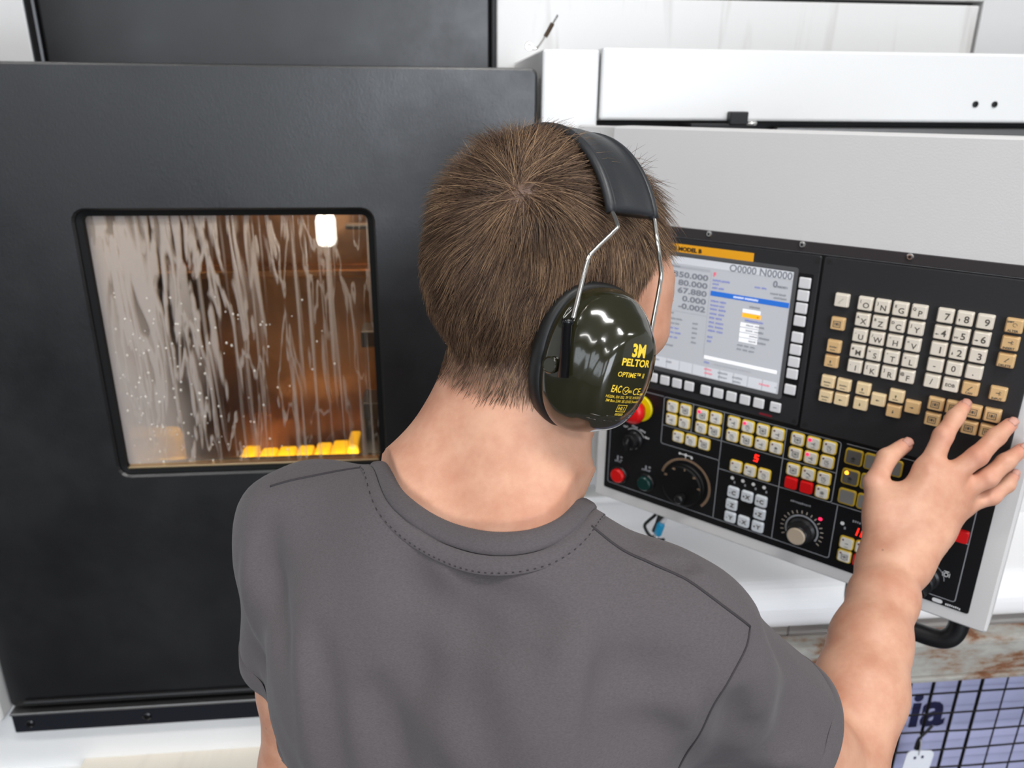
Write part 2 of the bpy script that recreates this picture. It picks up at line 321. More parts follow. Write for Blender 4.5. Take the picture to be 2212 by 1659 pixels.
def pane_mat():
    m = bpy.data.materials.new('wet_polycarbonate_with_coolant_film'); m.use_nodes = True; N, L = nodes(m); N.remove(N['Principled BSDF']); out = N['Material Output']
    tc = N.new('ShaderNodeTexCoord'); sep = N.new('ShaderNodeSeparateXYZ'); L.new(tc.outputs['Object'], sep.inputs[0])
    def math_(op, a, b=None, c=None):
        n = N.new('ShaderNodeMath'); n.operation = op
        for i, v in enumerate((a, b, c)):
            if v is None: continue
            if isinstance(v, (int, float)): n.inputs[i].default_value = v
            else: L.new(v, n.inputs[i])
        return n.outputs[0]
    def mr(v, a, b, c, d, smooth=True):
        n = N.new('ShaderNodeMapRange'); n.interpolation_type = 'SMOOTHSTEP' if smooth else 'LINEAR'
        L.new(v, n.inputs[0]); n.inputs[1].default_value = a; n.inputs[2].default_value = b; n.inputs[3].default_value = c; n.inputs[4].default_value = d; return n.outputs[0]
    def noise(sx, sz, det=3, dist=0., off=0.):
        mp = N.new('ShaderNodeMapping'); mp.inputs['Scale'].default_value = (sx, 0, sz); mp.inputs['Location'].default_value = (off, off*.7, 0); mp.inputs['Rotation'].default_value = (0, radians(2.0), 0)
        L.new(tc.outputs['Object'], mp.inputs['Vector'])
        n = N.new('ShaderNodeTexNoise'); n.inputs['Scale'].default_value = 1; n.inputs['Detail'].default_value = det; n.inputs['Distortion'].default_value = dist
        L.new(mp.outputs['Vector'], n.inputs['Vector']); return n.outputs['Fac']
    X, Z = sep.outputs[0], sep.outputs[2]            # object origin = window centre; x,z in metres
    # winding rivulets: ridges of a stretched noise
    n1 = noise(34, 4.2, 3, 1.0); rid = math_('ABSOLUTE', math_('SUBTRACT', n1, .5)); thick = math_('MULTIPLY', mr(Z, -.23, .2, .014, .085), mr(X, -.2, .15, 1.2, .35))
    dens = mr(X, -.2, .16, 1.0, .30)
    riv = math_('MULTIPLY', math_('SUBTRACT', 1.0, mr(math_('DIVIDE', rid, thick), .35, 1.0, 0, 1)), dens)
    n2 = noise(120, 1.8, 2, .3, 3.1); fine = math_('MULTIPLY', mr(n2, .54, .68, 0, 1), .42)
    n3 = noise(28, 4.0, 4, 1.4, 7.7); blot = math_('MULTIPLY', mr(n3, .52, .60, 0, 1), mr(math_('ADD', math_('MULTIPLY', X, -1.0), math_('MULTIPLY', Z, .55)), -.02, .24, 0, .9))
    # sheet of mist and dried coolant at the hinge side of the pane
    n4 = noise(9, 5, 5, .4, 1.3)
    sheet = mr(math_('ADD', math_('ADD', X, math_('MULTIPLY', n4, .10)), math_('MULTIPLY', Z, .20)), -.20, -.035, 1, 0)
    film = math_('MAXIMUM', math_('MAXIMUM', riv, fine), math_('MAXIMUM', blot, sheet))
    film = math_('MULTIPLY', film, .80)
    tr = N.new('ShaderNodeBsdfTransparent'); tr.inputs[0].default_value = (.92, .86, .78, 1)
    gl = N.new('ShaderNodeBsdfGlossy'); gl.inputs['Roughness'].default_value = .05; gl.inputs['Color'].default_value = (1, 1, 1, 1)
    fr = N.new('ShaderNodeFresnel'); fr.inputs[0].default_value = 1.45
    bpn = N.new('ShaderNodeBump'); bpn.inputs['Strength'].default_value = .25; bpn.inputs['Distance'].default_value = .002; L.new(film, bpn.inputs['Height']); L.new(bpn.outputs[0], gl.inputs['Normal'])
    m1 = N.new('ShaderNodeMixShader'); L.new(fr.outputs[0], m1.inputs[0]); L.new(tr.outputs[0], m1.inputs[1]); L.new(gl.outputs[0], m1.inputs[2])
    df = N.new('ShaderNodeBsdfDiffuse'); df.inputs['Color'].default_value = (.50, .46, .44, 1)
    tl = N.new('ShaderNodeBsdfTranslucent'); tl.inputs['Color'].default_value = (.85, .75, .62, 1)
    m0 = N.new('ShaderNodeMixShader'); m0.inputs[0].default_value = .22; L.new(df.outputs[0], m0.inputs[1]); L.new(tl.outputs[0], m0.inputs[2])
    m2 = N.new('ShaderNodeMixShader'); L.new(film, m2.inputs[0]); L.new(m1.outputs[0], m2.inputs[1]); L.new(m0.outputs[0], m2.inputs[2])
    L.new(m2.outputs[0], out.inputs['Surface']); return m
pv, pf = rr_solid([(WX1-WX0-.004, WZ1-WZ0-.004, .016, -.003), (WX1-WX0-.004, WZ1-WZ0-.004, .016, .003)], 6)
po = link('window_pane', new_mesh('window_pane', [(x, z, y) for x, y, z in pv], [tuple(reversed(f)) for f in pf]), pane_mat()); po.location = (cx, 1.272, cz); bpy.context.view_layer.update(); keep(po, DO)
# beads of coolant clinging to the pane
dv, df_ = [], []
for k in range(150):
    x = WX0+.02+abs(random.gauss(0, .13)); z = random.uniform(WZ0+.03, WZ1-.12)-.06*random.random()
    if x > WX1-.02: continue
    r = random.uniform(.0008, .0021)
    v, f = cyl([(r, 0), (r*.8, r*.45), (r*.35, r*.7)], 8); dv_o = len(dv)
    dv += [(x+a, 1.2688-c, z+b*1.3) for a, b, c in v]; df_ += [tuple(i+dv_o for i in q) for q in f]
o = link('coolant_beads', new_mesh('coolant_beads', dv, df_, True), mat('coolant_bead', (.75, .7, .62), .08, spec=.8)); o['kind'] = 'stuff'; keep(o, DO)

# ------------------------------------------------------------------ work chamber seen through the window
CH = empty('work_chamber', T(-.3, 1.5, 1.0)); tag(CH, 'brown stainless work chamber seen through the streaked door window', 'machine interior'); bpy.context.view_layer.update()
BRN = mat('oily_brown_stainless', (.20, .11, .058), .34, 1., bump=(7, .35, .02), var=.35)
def cb(name, *a, m=BRN, bev=.003): return mb(name, *a, m, bev, CH)
cb('chamber_back', -.80, .10, 1.66, 1.685, 1.0, 1.80)
cb('chamber_floor', -.80, .10, 1.30, 1.66, 1.0, 1.02)
cb('chamber_roof', -.80, .10, 1.30, 1.66, 1.78, 1.80)
cb('chamber_end', -.82, -.801, 1.30, 1.68, 1.0, 1.80)
cb('chamber_end', .08, .10, 1.30, 1.66, 1.02, 1.78)
cb('chamber_ledge', -.78, .08, 1.60, 1.66, 1.46, 1.475)
YEL = mat('yellow_plastic', (.98, .60, .015), .35, bump=(30, .1, .003))
YLIT = YEL
for k, (x0, x1, zt) in enumerate([(-.405, -.372, 1.132), (-.370, -.336, 1.126), (-.334, -.298, 1.128), (-.296, -.262, 1.129), (-.258, -.226, 1.134), (-.224, -.19, 1.138), (-.188, -.165, 1.158)]):
    cb('yellow_guard_segment', x0, x1, 1.42, 1.50, 1.085, zt, m=YLIT, bev=.006)
cb('yellow_guard_block', -.60, -.49, 1.36, 1.42, 1.10, 1.22, m=YLIT, bev=.02)
cb('tool_bracket', -.150, .07, 1.45, 1.52, 1.352, 1.385, m=BLACK)
cb('tool_bracket', -.155, .07, 1.44, 1.52, 1.205, 1.24, m=BLACK)
cb('tool_bracket', -.130, .07, 1.52, 1.60, 1.545, 1.585, m=BLACK)
cb('hose_manifold', -.18, .02, 1.57, 1.60, 1.562, 1.572, m=BLACK)
cb('guard_post', -.155, -.125, 1.45, 1.52, 1.02, 1.23, m=BLACK)
lamp_o = cb('work_lamp', -.238, -.200, 1.56, 1.60, 1.528, 1.592, m=mat('led_lamp_face', (.9, .95, 1), .3, emit=((.85, .93, 1), 2.5)), bev=.012)
GLOW = mat('added_warm_glow', (1, .9, .75), .4, emit=((1, .86, .66), 4.0))  # glow of the strips added to light the chamber
cb('added_roof_strip', -.36, -.04, 1.49, 1.53, 1.768, 1.779, m=GLOW, bev=.002); cb('added_roof_strip', -.70, -.54, 1.44, 1.48, 1.768, 1.779, m=GLOW, bev=.002)  # roof strips added to give the chamber lights a body
cb('added_sill_strip', -.60, -.14, 1.305, 1.315, 1.170, 1.180, m=GLOW, bev=.001)  # hidden strip added below the window to brighten the yellow guard
sl_ = area('added_guard_light', (-.36, 1.318, 1.176), (-.36, 1.45, 1.085), .46, .012, .95, (1, .9, .72)); sl_.data.spread = radians(55)  # added light aimed at the yellow guard
area('chamber_light', (-.2, 1.5, 1.76), (-.25, 1.55, 1.1), .3, .08, 3.2, (1, .86, .68))
area('chamber_light', (-.62, 1.45, 1.72), (-.5, 1.4, 1.1), .15, .08, 1.2, (1, .85, .62))

# ------------------------------------------------------------------ small lock pin standing on the column
LK = empty('split_pin', T(.155, 1.36, 1.879)); tag(LK, 'thin bent metal split pin on top of the white column by the door', 'pin'); bpy.context.view_layer.update()
sw = [(.150, 1.30, 1.884), (.163, 1.30, 1.882), (.172, 1.30, 1.892), (.186, 1.30, 1.914), (.196, 1.30, 1.93)]
keep(link('pin_wire', new_mesh('pin_wire', *tube(smooth_path(sw, 6), .0016, 8)), CHROME), LK)
keep(link('pin_head', new_mesh('pin_head', *tube(smooth_path([(.177, 1.299, 1.899), (.183, 1.299, 1.909), (.188, 1.299, 1.918)], 4), .0034, 8)), mat('dark_bronze', (.10, .07, .05), .35, .8)), LK)
keep(link('pin_eye', new_mesh('pin_eye', *tube([(.152+.005*cos(a), 1.30, 1.885+.005*sin(a)) for a in [2*pi*k/14 for k in range(14)]], .0016, 6, True)), CHROME), LK)

# ------------------------------------------------------------------ wire mesh guard with rusty rail
def rust_mat():
    m = bpy.data.materials.new('chipped_grey_paint_over_rust'); m.use_nodes = True; N, L = nodes(m); b = N['Principled BSDF']; b.inputs['Roughness'].default_value = .75
    tc = N.new('ShaderNodeTexCoord'); mp = N.new('ShaderNodeMapping'); mp.inputs['Scale'].default_value = (9, 20, 26); L.new(tc.outputs['Object'], mp.inputs[0])
    n = N.new('ShaderNodeTexNoise'); n.inputs['Scale'].default_value = 1.; n.inputs['Detail'].default_value = 8; n.inputs['Roughness'].default_value = .68; L.new(mp.outputs[0], n.inputs['Vector'])
    r = N.new('ShaderNodeValToRGB'); cr = r.color_ramp; cr.elements[0].position = .30; cr.elements[0].color = (.04, .018, .010, 1); cr.elements[1].position = .62; cr.elements[1].color = (.40, .39, .36, 1)
    e = cr.elements.new(.42); e.color = (.19, .075, .03, 1); e = cr.elements.new(.48); e.color = (.30, .24, .19, 1); e = cr.elements.new(.53); e.color = (.33, .31, .28, 1)
    L.new(n.outputs['Fac'], r.inputs[0]); L.new(r.outputs[0], b.inputs['Base Color'])
    bp = N.new('ShaderNodeBump'); bp.inputs['Strength'].default_value = .6; bp.inputs['Distance'].default_value = .003; L.new(n.outputs['Fac'], bp.inputs['Height']); L.new(bp.outputs[0], b.inputs['Normal'])
    return m
RUST = rust_mat(); WIREM = mat('blackened_wire', (.012, .010, .010), .5, .6, bump=(200, .3, .001))
MG = empty('mesh_guard', T(.95, .99, 0)); tag(MG, 'wire mesh guard panel under a rusty steel rail in front of the machine', 'wire mesh'); bpy.context.view_layer.update()
keep(bev_box('rusty_rail', .30, 1.75, .975, 1.015, .893, .972, RUST, None, .010, 3), MG)
keep(bev_box('rail_edge', .30, 1.75, .968, .976, .893, .902, RUST, None, .002), MG)
for x in (.32, 1.73): keep(bev_box('guard_post', x-.02, x+.02, .98, 1.02, 0, .892, RUST, None, .006), MG)
xs = [.793-.0425*k for k in range(10, 0, -1)]+[.793, .835, .883, .925]+[.972+.048*k for k in range(0, 16)]
for k, x in enumerate(xs):
    y = .994
    keep(link('mesh_wire', new_mesh('mesh_wire', *tube([(x, y, .10), (x+.001*random.uniform(-1, 1), y, .5), (x, y, .895)], .0028 if x < .95 else .0014, 6)), WIREM), MG)
for k in range(19):
    z = .889-.0418*k
    pts = [(.34+.15*i, .9895+.0008*random.uniform(-1, 1), z+.0016*random.uniform(-1, 1)) for i in range(10)]
    keep(link('mesh_wire', new_mesh('mesh_wire', *tube(pts, .0017, 6)), WIREM), MG)
# printing on the lower machine panel behind the mesh
NAVY = mat('navy_print', (.012, .012, .06), .5)
o = lettering('panel_print', 'ia', .112, NAVY, None, Matrix.Identity(4), align='LEFT', bold=.0032, sx=1.0, shear=.0)
o.matrix_world = T(.852, 1.0552, .746) @ Matrix.Rotation(radians(90), 4, 'X'); bpy.context.view_layer.update(); keep(o)
# plastic tag tied to the mesh
TG = empty('plastic_tag', T(.832, .984, .70)); tag(TG, 'small white plastic tag hanging by a tie from the wire mesh', 'tag'); bpy.context.view_layer.update()
v, f = rr_solid([(.052, .085, .010, 0), (.052, .085, .010, .0014)])
o = link('tag_plate', new_mesh('tag_plate', v, f), mat('white_plastic', (.80, .82, .88), .4)); o.matrix_world = T(.832, .986, .684) @ Matrix.Rotation(radians(90), 4, 'X') @ Matrix.Rotation(radians(-4), 4, 'Z'); bpy.context.view_layer.update(); keep(o, TG)
keep(link('tag_tie', new_mesh('tag_tie', *tube(smooth_path([(.824, .986, .764), (.828, .982, .748), (.830, .983, .73), (.831, .984, .718)], 5), .0011, 6)), mat('clear_tie', (.5, .5, .52), .3)), TG)
keep(link('tag_tie_strap', new_mesh('tag_tie_strap', *tube(smooth_path([(.845, .986, .782), (.836, .984, .772), (.824, .984, .755), (.822, .985, .732)], 5), .0024, 6)), BLACK), TG)
for dx, dz in ((-.006, .712), (.008, .713)): keep(bev_box('tag_mark', .831+dx-.002, .831+dx+.002, .9835, .9845, dz-.0025, dz+.0025, NAVY, None, 0), TG)

# ------------------------------------------------------------------ control pendant: local frame x = along panel, y = up, z = out of the panel
AZ = radians(44.5); P0 = Vector((.48374, .91784, 1.51747))
UR = Vector((cos(AZ), -sin(AZ), 0)); NN = Vector((-sin(AZ), -cos(AZ), 0))
PM = Matrix((UR, Vector((0, 0, 1)), NN)).transposed().to_4x4(); PM.translation = P0
PD = empty('control_pendant', PM); tag(PD, 'wide grey control pendant with screen, keypad and black operator panel', 'control panel')
mm = .001
def pp(name, geo, m, u=0, v=0, h=0, parent=None, smooth=False):
    return link(name, geo if isinstance(geo, bpy.types.Mesh) else new_mesh(name, *geo, smooth), m, parent or PD, T(u*mm, v*mm, h*mm))
FRAME = paint_white('pendant_grey_paint', (.69, .675, .665), .5, .0, .10)
BEZEL = mat('charcoal_bezel', (.022, .022, .024), .42, bump=(260, .15, .001), var=.2)
FACE = mat('satin_black_face', (.006, .006, .007), .34)
STRIP = mat('brown_black_strip', (.035, .030, .031), .4)
PRINT = mat('grey_print', (.30, .31, .33), .6)
PRINTW = mat('white_print', (.72, .72, .72), .6)
# housing: outer shell with bevelled edges
shell = rr_solid([(.580, .588, .004, -.045), (.582, .590, .005, -.043), (.582, .590, .005, -.003), (.576, .584, .003, 0)])
pp('housing_frame', shell, FRAME, -29, -40.5, 0)
rear = rr_solid([(.42, .44, .01, -.11), (.44, .46, .012, -.10), (.44, .46, .012, -.0451)])
pp('rear_housing', rear, FRAME, -60, -40, 0)
pp('side_bracket', rr_solid([(.088, .572, .004, -.053), (.088, .572, .004, -.047), (.084, .568, .003, -.0455)]), FRAME, -365, -33, 0)
pp('swing_arm', rr_solid([(.09, .10, .01, -.30), (.09, .10, .01, -.1101)]), FRAME, 20, 100, 0)
pp('face_plate', rr_solid([(.540, .424, .003, .0003), (.540, .424, .003, .0012)]), FACE, -31, -103.5, 0)
pp('top_strip', rr_solid([(.540, .0135, .001, .0003), (.540, .0135, .001, .0022), (.5385, .0120, .001, .003)]), STRIP, -31, 116, 0)
for u in (-281, -155, -28, 98, 224):
    s = pp('strip_screw', cyl([(.0042, .003), (.0042, .0045), (.003, .0060)], 16), CHROME, u, 118.5, 0, smooth=False)
    link('screw_socket', new_mesh('screw_socket', *cyl([(.0019, .0060), (.0019, .00615)], 6)), BLACK, s)
# display unit and key unit
pp('display_unit', rr_solid([(.289, .231, .003, .0013), (.289, .231, .003, .0040), (.287, .229, .002, .0052)]), BEZEL, -146, -8, 0)
pp('key_unit', rr_solid([(.238, .233, .003, .0013), (.238, .233, .003, .0040), (.236, .231, .002, .0052)]), BEZEL, 120.5, -9, 0)
for (u, v) in ((-6, 101), (-6, -117), (9, 102), (9, -118)):
    pp('unit_screw', cyl([(.0028, .0052), (.0028, .0058)], 12), mat('dark_screw', (.06, .06, .06), .35, .7), u, v)
# screen
LCD = mat('lit_lcd', (.35, .36, .38), .25, emit=((.57, .585, .62), .40))
sb = pp('screen_bezel', ring_frame(.222, .180, .004, .005, 0, -.0012, 0, 0), mat('screen_edge', (.10, .10, .105), .4), -138.5, -1, 0)
sb.data.transform(Matrix(((1, 0, 0, 0), (0, 0, 1, 0), (0, -1, 0, .0053), (0, 0, 0, 1))))
scr = pp('screen', rr_solid([(.211, .168, .001, .0053), (.211, .168, .001, .0058)]), LCD, -138.5, -1, 0)
S0 = (-138.5, -1)
def smat(name, c, e=.5): return mat(name, c, .4, emit=(c, e))
SBLK = smat('screen_dark', (.04, .045, .06), .2); SGREY = smat('screen_grey_ink', (.19, .2, .23), .3); SBLUE = smat('screen_blue_bar', (.02, .13, .50), .5); SINK = smat('screen_blue_ink', (.14, .17, .50), .4)
SORG = smat('screen_orange', (.95, .45, .02), .5); SWHT = smat('screen_white', (.86, .86, .88), .45); SRED = smat('screen_red', (.75, .10, .16), .4); SLINE = smat('screen_line', (.36, .37, .40), .35)
SH = .0060
def sbar(name, u0, u1, v0, v1, m, z=SH):
    return link(name, new_mesh(name, *box(0, (u1-u0)*mm, 0, (v1-v0)*mm, 0, .00015)), m, scr, T((u0-S0[0])*mm*0+u0*mm-0, v0*mm, z) @ Matrix.Identity(4)) if False else link(name, new_mesh(name, *box(u0*mm-S0[0]*mm, u1*mm-S0[0]*mm, v0*mm-S0[1]*mm, v1*mm-S0[1]*mm, z, z+.00015)), m, scr)
def stext(body, size, u, v, m, align='LEFT', bold=.0, sx=1.0):
    return lettering('screen_text', body, size*mm, m, scr, T((u-S0[0])*mm, (v-S0[1])*mm, SH+.0003), align=align, bold=bold*mm, sx=sx)
sbar('screen_header', -244, -33.5, 73, 83, smat('screen_header_grey', (.50, .51, .54), .5))
stext('O0000 N00000', 13.5, -34, 76.6, SGREY, 'RIGHT', .25, 1.0)
sbar('screen_divider', -145.6, -144.8, -52, 68, SLINE); sbar('screen_divider', -244, -145.6, 4.5, 5.3, SLINE); sbar('screen_panel', -243, -147, 67.0, 70.5, SLINE)
for i, t in enumerate(('350.000', '80.000', '67.880', '0.000', '-0.002')):
    stext(t, 11.0, -149, 57.7-11.2*i, SGREY, 'RIGHT', .34, 1.50)
stext('F', 8, -142, 64.5, SRED, 'LEFT', .4); stext('0', 12, -52, 63.5, SGREY, 'RIGHT', .4); stext('MM/MIN', 4.4, -52, 61, SGREY, 'LEFT', .08, .85)
sbar('screen_title_bar', -143.7, -33.8, 35, 42, SBLUE)
def words(u, v, n, m, h=2.6, seed=0, wmin=2.0, wmax=5.2):
    """row of illegible small screen words, drawn as short strokes"""
    rn = random.Random(seed*17+int(u*3+v*7)); parts = []; x = u
    for _ in range(n):
        L_ = rn.uniform(wmin, wmax); k = 0
        while k < L_:
            parts.append(box((x+k-S0[0])*mm, (x+k+.75-S0[0])*mm, (v-S0[1]-h/2*rn.uniform(.6, 1))*mm, (v-S0[1]+h/2*rn.uniform(.5, 1))*mm, SH+.0002, SH+.0003)); k += 1.35
        x += L_+2.0
    return link('screen_words', new_mesh('screen_words', *join(*parts)), m, scr)
words(-110, 38.5, 2, SWHT, 3.4, 1, 14, 20)
for i, (v, n) in enumerate(((57, 2), (52, 1), (46.5, 2))): words(-142, v, n, SINK, 3.4, i, 7, 13)
for i, v in enumerate((28, 22, 16.5, 10, 4, -2.5, -8.5, -14.5)): words(-142, v, 2, SINK, 3.4, i+5, 7, 12)
for v in (-24, -30): words(-142, v, 1, SINK, 3.4, 3, 6, 8)
words(-82, 56, 2, SINK, 3, 30, 5, 9); words(-60, 51, 2, SGREY, 3, 31, 8, 10); words(-55, 46, 1, SGREY, 3, 32, 14, 18)
sbar('screen_field', -95, -70, 19.6, 24.4, SWHT); sbar('screen_field', -95, -69, 13, 18.8, SORG); words(-86, 28.5, 1, SGREY, 3.4, 41, 12, 15); words(-74, 15.8, 1, SBLK, 3, 40, 2, 3)
words(-90, 9, 1, SINK, 3.4, 42, 24, 26)
for i, v in enumerate((2.5, -4.8, -12, -19)):
    sbar('screen_field', -96, -70, v-3, v+2.8, SWHT); words(-88+6*(i > 1), v, 2, SGREY, 3.4, 50+i, 10, 14)
for i, v in enumerate((-27, -33)): words(-97, v, 3, SGREY, 3, 60+i, 6, 9)
for i, v in enumerate((-3, -10, -17, -24, -31, -38)): words(-240, v, 3, SGREY, 3, 70+i, 6, 12)
for i, v in enumerate((-7, -14, -21, -28, -35)): words(-202, v, 2, SINK if i > 1 else SGREY, 3, 80+i, 5, 9); words(-166, v-2, 1, SGREY, 3, 90+i, 6, 9)
words(-210, 1, 1, SGREY, 3.2, 98, 12, 13); words(-207, -48, 1, SGREY, 3.2, 99, 12, 14)
sbar('screen_field', -144, -38, -57, -52, SWHT); words(-143, -62, 1, SINK, 3.2, 100, 7, 8); words(-128, -62, 5, SLINE, 2.8, 101, 6, 12)
for i in range(10):
    sbar('screen_softkey_box', -243.2+20.9*i, -223.8+20.9*i, -84, -69, smat('screen_tab', (.52, .53, .56), .5))
words(-142, -72, 1, SRED, 3.6, 110, 11, 14); words(-141, -78, 1, SRED, 3.6, 111, 10, 12); words(-121, -73, 1, SGREY, 3.6, 112, 12, 14); words(-120, -79, 1, SGREY, 3.6, 113, 12, 14); words(-99, -75, 1, SGREY, 3.6, 114, 12, 14); words(-98, -81, 1, SGREY, 3.6, 119, 10, 12); words(-60, -76, 1, SRED, 3.6, 115, 12, 15); words(-38, -76, 1, SGREY, 2, 116, 1, 2)
words(-222, -74, 1, SGREY, 3.6, 117, 6, 8); words(-203, -74, 1, SGREY, 3.6, 118, 9, 11)
words(-210, 69.0, 1, SGREY, 2.8, 120, 16, 18)
# amber name bar
pp('name_bar', rr_solid([(.185, .0118, .0006, .0052), (.185, .0118, .0006, .0058)]), mat('amber_label', (.95, .42, .01), .45), -181, 94.5, 0)
lettering('name_bar_print', '32i MODEL B', 7.6*mm, mat('black_print', (.01, .01, .01), .5), PD, T(-.211, .0935, .0060), align='LEFT', bold=.0004, sx=1.12)
# light-grey soft keys
SKM = mat('light_grey_key', (.74, .73, .74), .42)
def keycap(w, h, z0, z1, tp=.0012, r=.0016):
    return rr_solid([(w, h, r, z0), (w, h, r, z0+(z1-z0)*.45), (w-tp, h-tp, r, z1-.0007), (w-tp-.0012, h-tp-.0012, r*.7, z1)], 3)
sk = new_mesh('soft_key', *keycap(.0150, .0142, .0052, .0085))
pp('key_strip', rr_solid([(.0195, .168, .001, .0052), (.0195, .168, .001, .0056)]), FACE, -17.5, -1, 0)
pp('key_strip', rr_solid([(.262, .018, .001, .0052), (.262, .018, .001, .0056)]), FACE, -157, -103.8, 0)
for v in (71, 54.5, 38, 21, -1.2, -18, -35, -51.7, -74): pp('soft_key', sk, SKM, -17.5, v, 0)
for u in (-266, -242.5, -222.5, -202.5, -182.5, -162.7, -136.8, -117.2, -97.3, -77.2, -57.2, -33.6): o = pp('soft_key', sk, SKM, u, -103.7, 0)
link('legend', new_mesh('legend', *box(-.0025, .0025, -.0006, .0006, .0085, .0087)), SGREY, o)
pp('print_mark', box(-.009, .009, -.0014, .0014, .0053, .0055), mat('dim_red_print', (.22, .01, .02), .5), -46, -118.5)
# cream and amber keys of the alphanumeric keyboard
KCR = mat('cream_key', (.78, .71, .60), .45, var=.05); KAM = mat('amber_key', (.70, .46, .22), .45, var=.08); KINK = mat('key_ink', (.10, .085, .07), .6); KLT = mat('pale_amber_key', (.80, .62, .37), .45, var=.06)
KH = .0125
mk = {KCR: new_mesh('cream_key', *keycap(.0172, .0170, .0052, KH, .0022)), KAM: new_mesh('amber_key', *keycap(.0172, .0165, .0052, KH, .0022)), KLT: new_mesh('pale_amber_key', *keycap(.0172, .0165, .0052, KH, .0022))}
def leg(o, body, size, dx, dy, m=KINK, h=KH, bold=.00012, **kw):
    return lettering('legend', body, size*mm, m, o, T(dx*mm, dy*mm, h+.0002), bold=bold, **kw)
def glyph(o, kind, dx=0, dy=0, s=1., m=KINK, h=KH):
    s *= mm; h += .0002; g = None
    tri = lambda pts: ([(x*s+dx*mm, y*s+dy*mm, h) for x, y in pts], [tuple(range(len(pts)))])
    bar = lambda a, b, c, d: box(a*s+dx*mm, b*s+dx*mm, c*s+dy*mm, d*s+dy*mm, h-.0001, h)
    if kind == 'up': g = join(tri([(-1.4, 0), (1.4, 0), (0, 2.4)]), bar(-.45, .45, -2.2, 0))
    elif kind == 'down': g = join(tri([(1.4, 0), (-1.4, 0), (0, -2.4)]), bar(-.45, .45, 0, 2.2))
    elif kind == 'left': g = join(tri([(0, 1.4), (-2.4, 0), (0, -1.4)]), bar(0, 2.2, -.45, .45))
    elif kind == 'right': g = join(tri([(0, -1.4), (2.4, 0), (0, 1.4)]), bar(-2.2, 0, -.45, .45))
    elif kind == 'frame': g = join(bar(-4.6, 4.6, 3.2, 4), bar(-4.6, 4.6, -4, -3.2), bar(-4.6, -3.8, -3.2, 3.2), bar(3.8, 4.6, -3.2, 3.2), bar(-1.2, 1.2, -1.6, 1.8), bar(-2.8, -2, -2, 2), bar(2, 2.8, -2, 2))
    elif kind == 'arrowbox': g = join(bar(-3.5, 0, -.5, .5), tri([(0, -1.6), (2, 0), (0, 1.6)]), bar(.6, 1.2, 1.6, 3.2), bar(.6, 1.2, -3.2, -1.6), bar(1.2, 3.2, 1.2, 1.8), bar(1.2, 3.2, -1.8, -1.2))
    elif kind == 'pen': g = join(tri([(-2.6, -2.2), (-1.4, -2.2), (3, 2.4), (2, 3)]), bar(-3.2, 0, -3.2, -2.6))
    elif kind == 'sheet': g = join(bar(-3.5, -3, -3, 3), bar(-3.5, 2, 2.4, 3), bar(-3.5, 2, -3, -2.4), bar(1.6, 2.1, -3, .5), bar(-2, 3, -.3, .3), bar(-2, 1, 1, 1.5))
    elif kind == 'minus': g = bar(-2, 2, -.5, .5)
    elif kind == 'word': g = join(*[bar(-4+1.5*i, -3+1.5*i, -1+.3*(i % 2), 1-.2*(i % 3)) for i in range(6)])
    elif kind == 'arc': g = join(*[bar(2.4*cos(a)-.4, 2.4*cos(a)+.4, 2.4*sin(a)-.4, 2.4*sin(a)+.4) for a in [.5*k for k in range(11)]])
    elif kind == 'spray': g = join(bar(-3, -.4, 1, 2.6), tri([(-.4, 1), (2.8, -2), (3.4, -1.2), (.2, 2.6)]), bar(-3, 2, -3.4, -2.8))
    elif kind == 'fan': g = join(bar(-.6, .6, -3, 3), bar(-3, 3, -.6, .6), tri([(1, 1.6), (1.6, 1), (2.8, 2.4), (2.4, 2.8)]), tri([(-1, -1.6), (-1.6, -1), (-2.8, -2.4), (-2.4, -2.8)]), tri([(1.6, -1), (1, -1.6), (2.4, -2.8), (2.8, -2.4)]), tri([(-1.6, 1), (-1, 1.6), (-2.4, 2.8), (-2.8, 2.4)]))
    elif kind == 'diamond': g = join(tri([(-2.8, 0), (0, -1.6), (2.8, 0), (0, 2.8)]), bar(-2, 2, -3.4, -2.6))
    me = new_mesh('legend', *g); return link('legend', me, m, o)
letters = [['O(', 'N)', 'GE', 'PQ'], ['XA', 'ZB', 'CD', 'YJ'], ['U-', 'W/', 'H*', 'V='], ['M#', 'S=', 'T*', 'L+'], ['I,', 'K[', 'R]', 'F@']]
DX, DY = 2.2, 2.0     # key tops stand proud of the plate
for r_ in range(5):
    for c_ in range(4):
        o = pp('cream_key', mk[KCR], KCR, (56.8, 76.6, 96.8, 117.2)[c_]+DX, 55-20.1*r_+DY, 0); a = letters[r_][c_]
        leg(o, a[0], 9.5, 2.1, -1.6); leg(o, a[1], 4.6, -4.4, 3.2)
nums = [['7', '8', '9'], ['4', '5', '6'], ['1', '2', '3'], ['-', '0', '.'], ['/', 'EOB', '']]
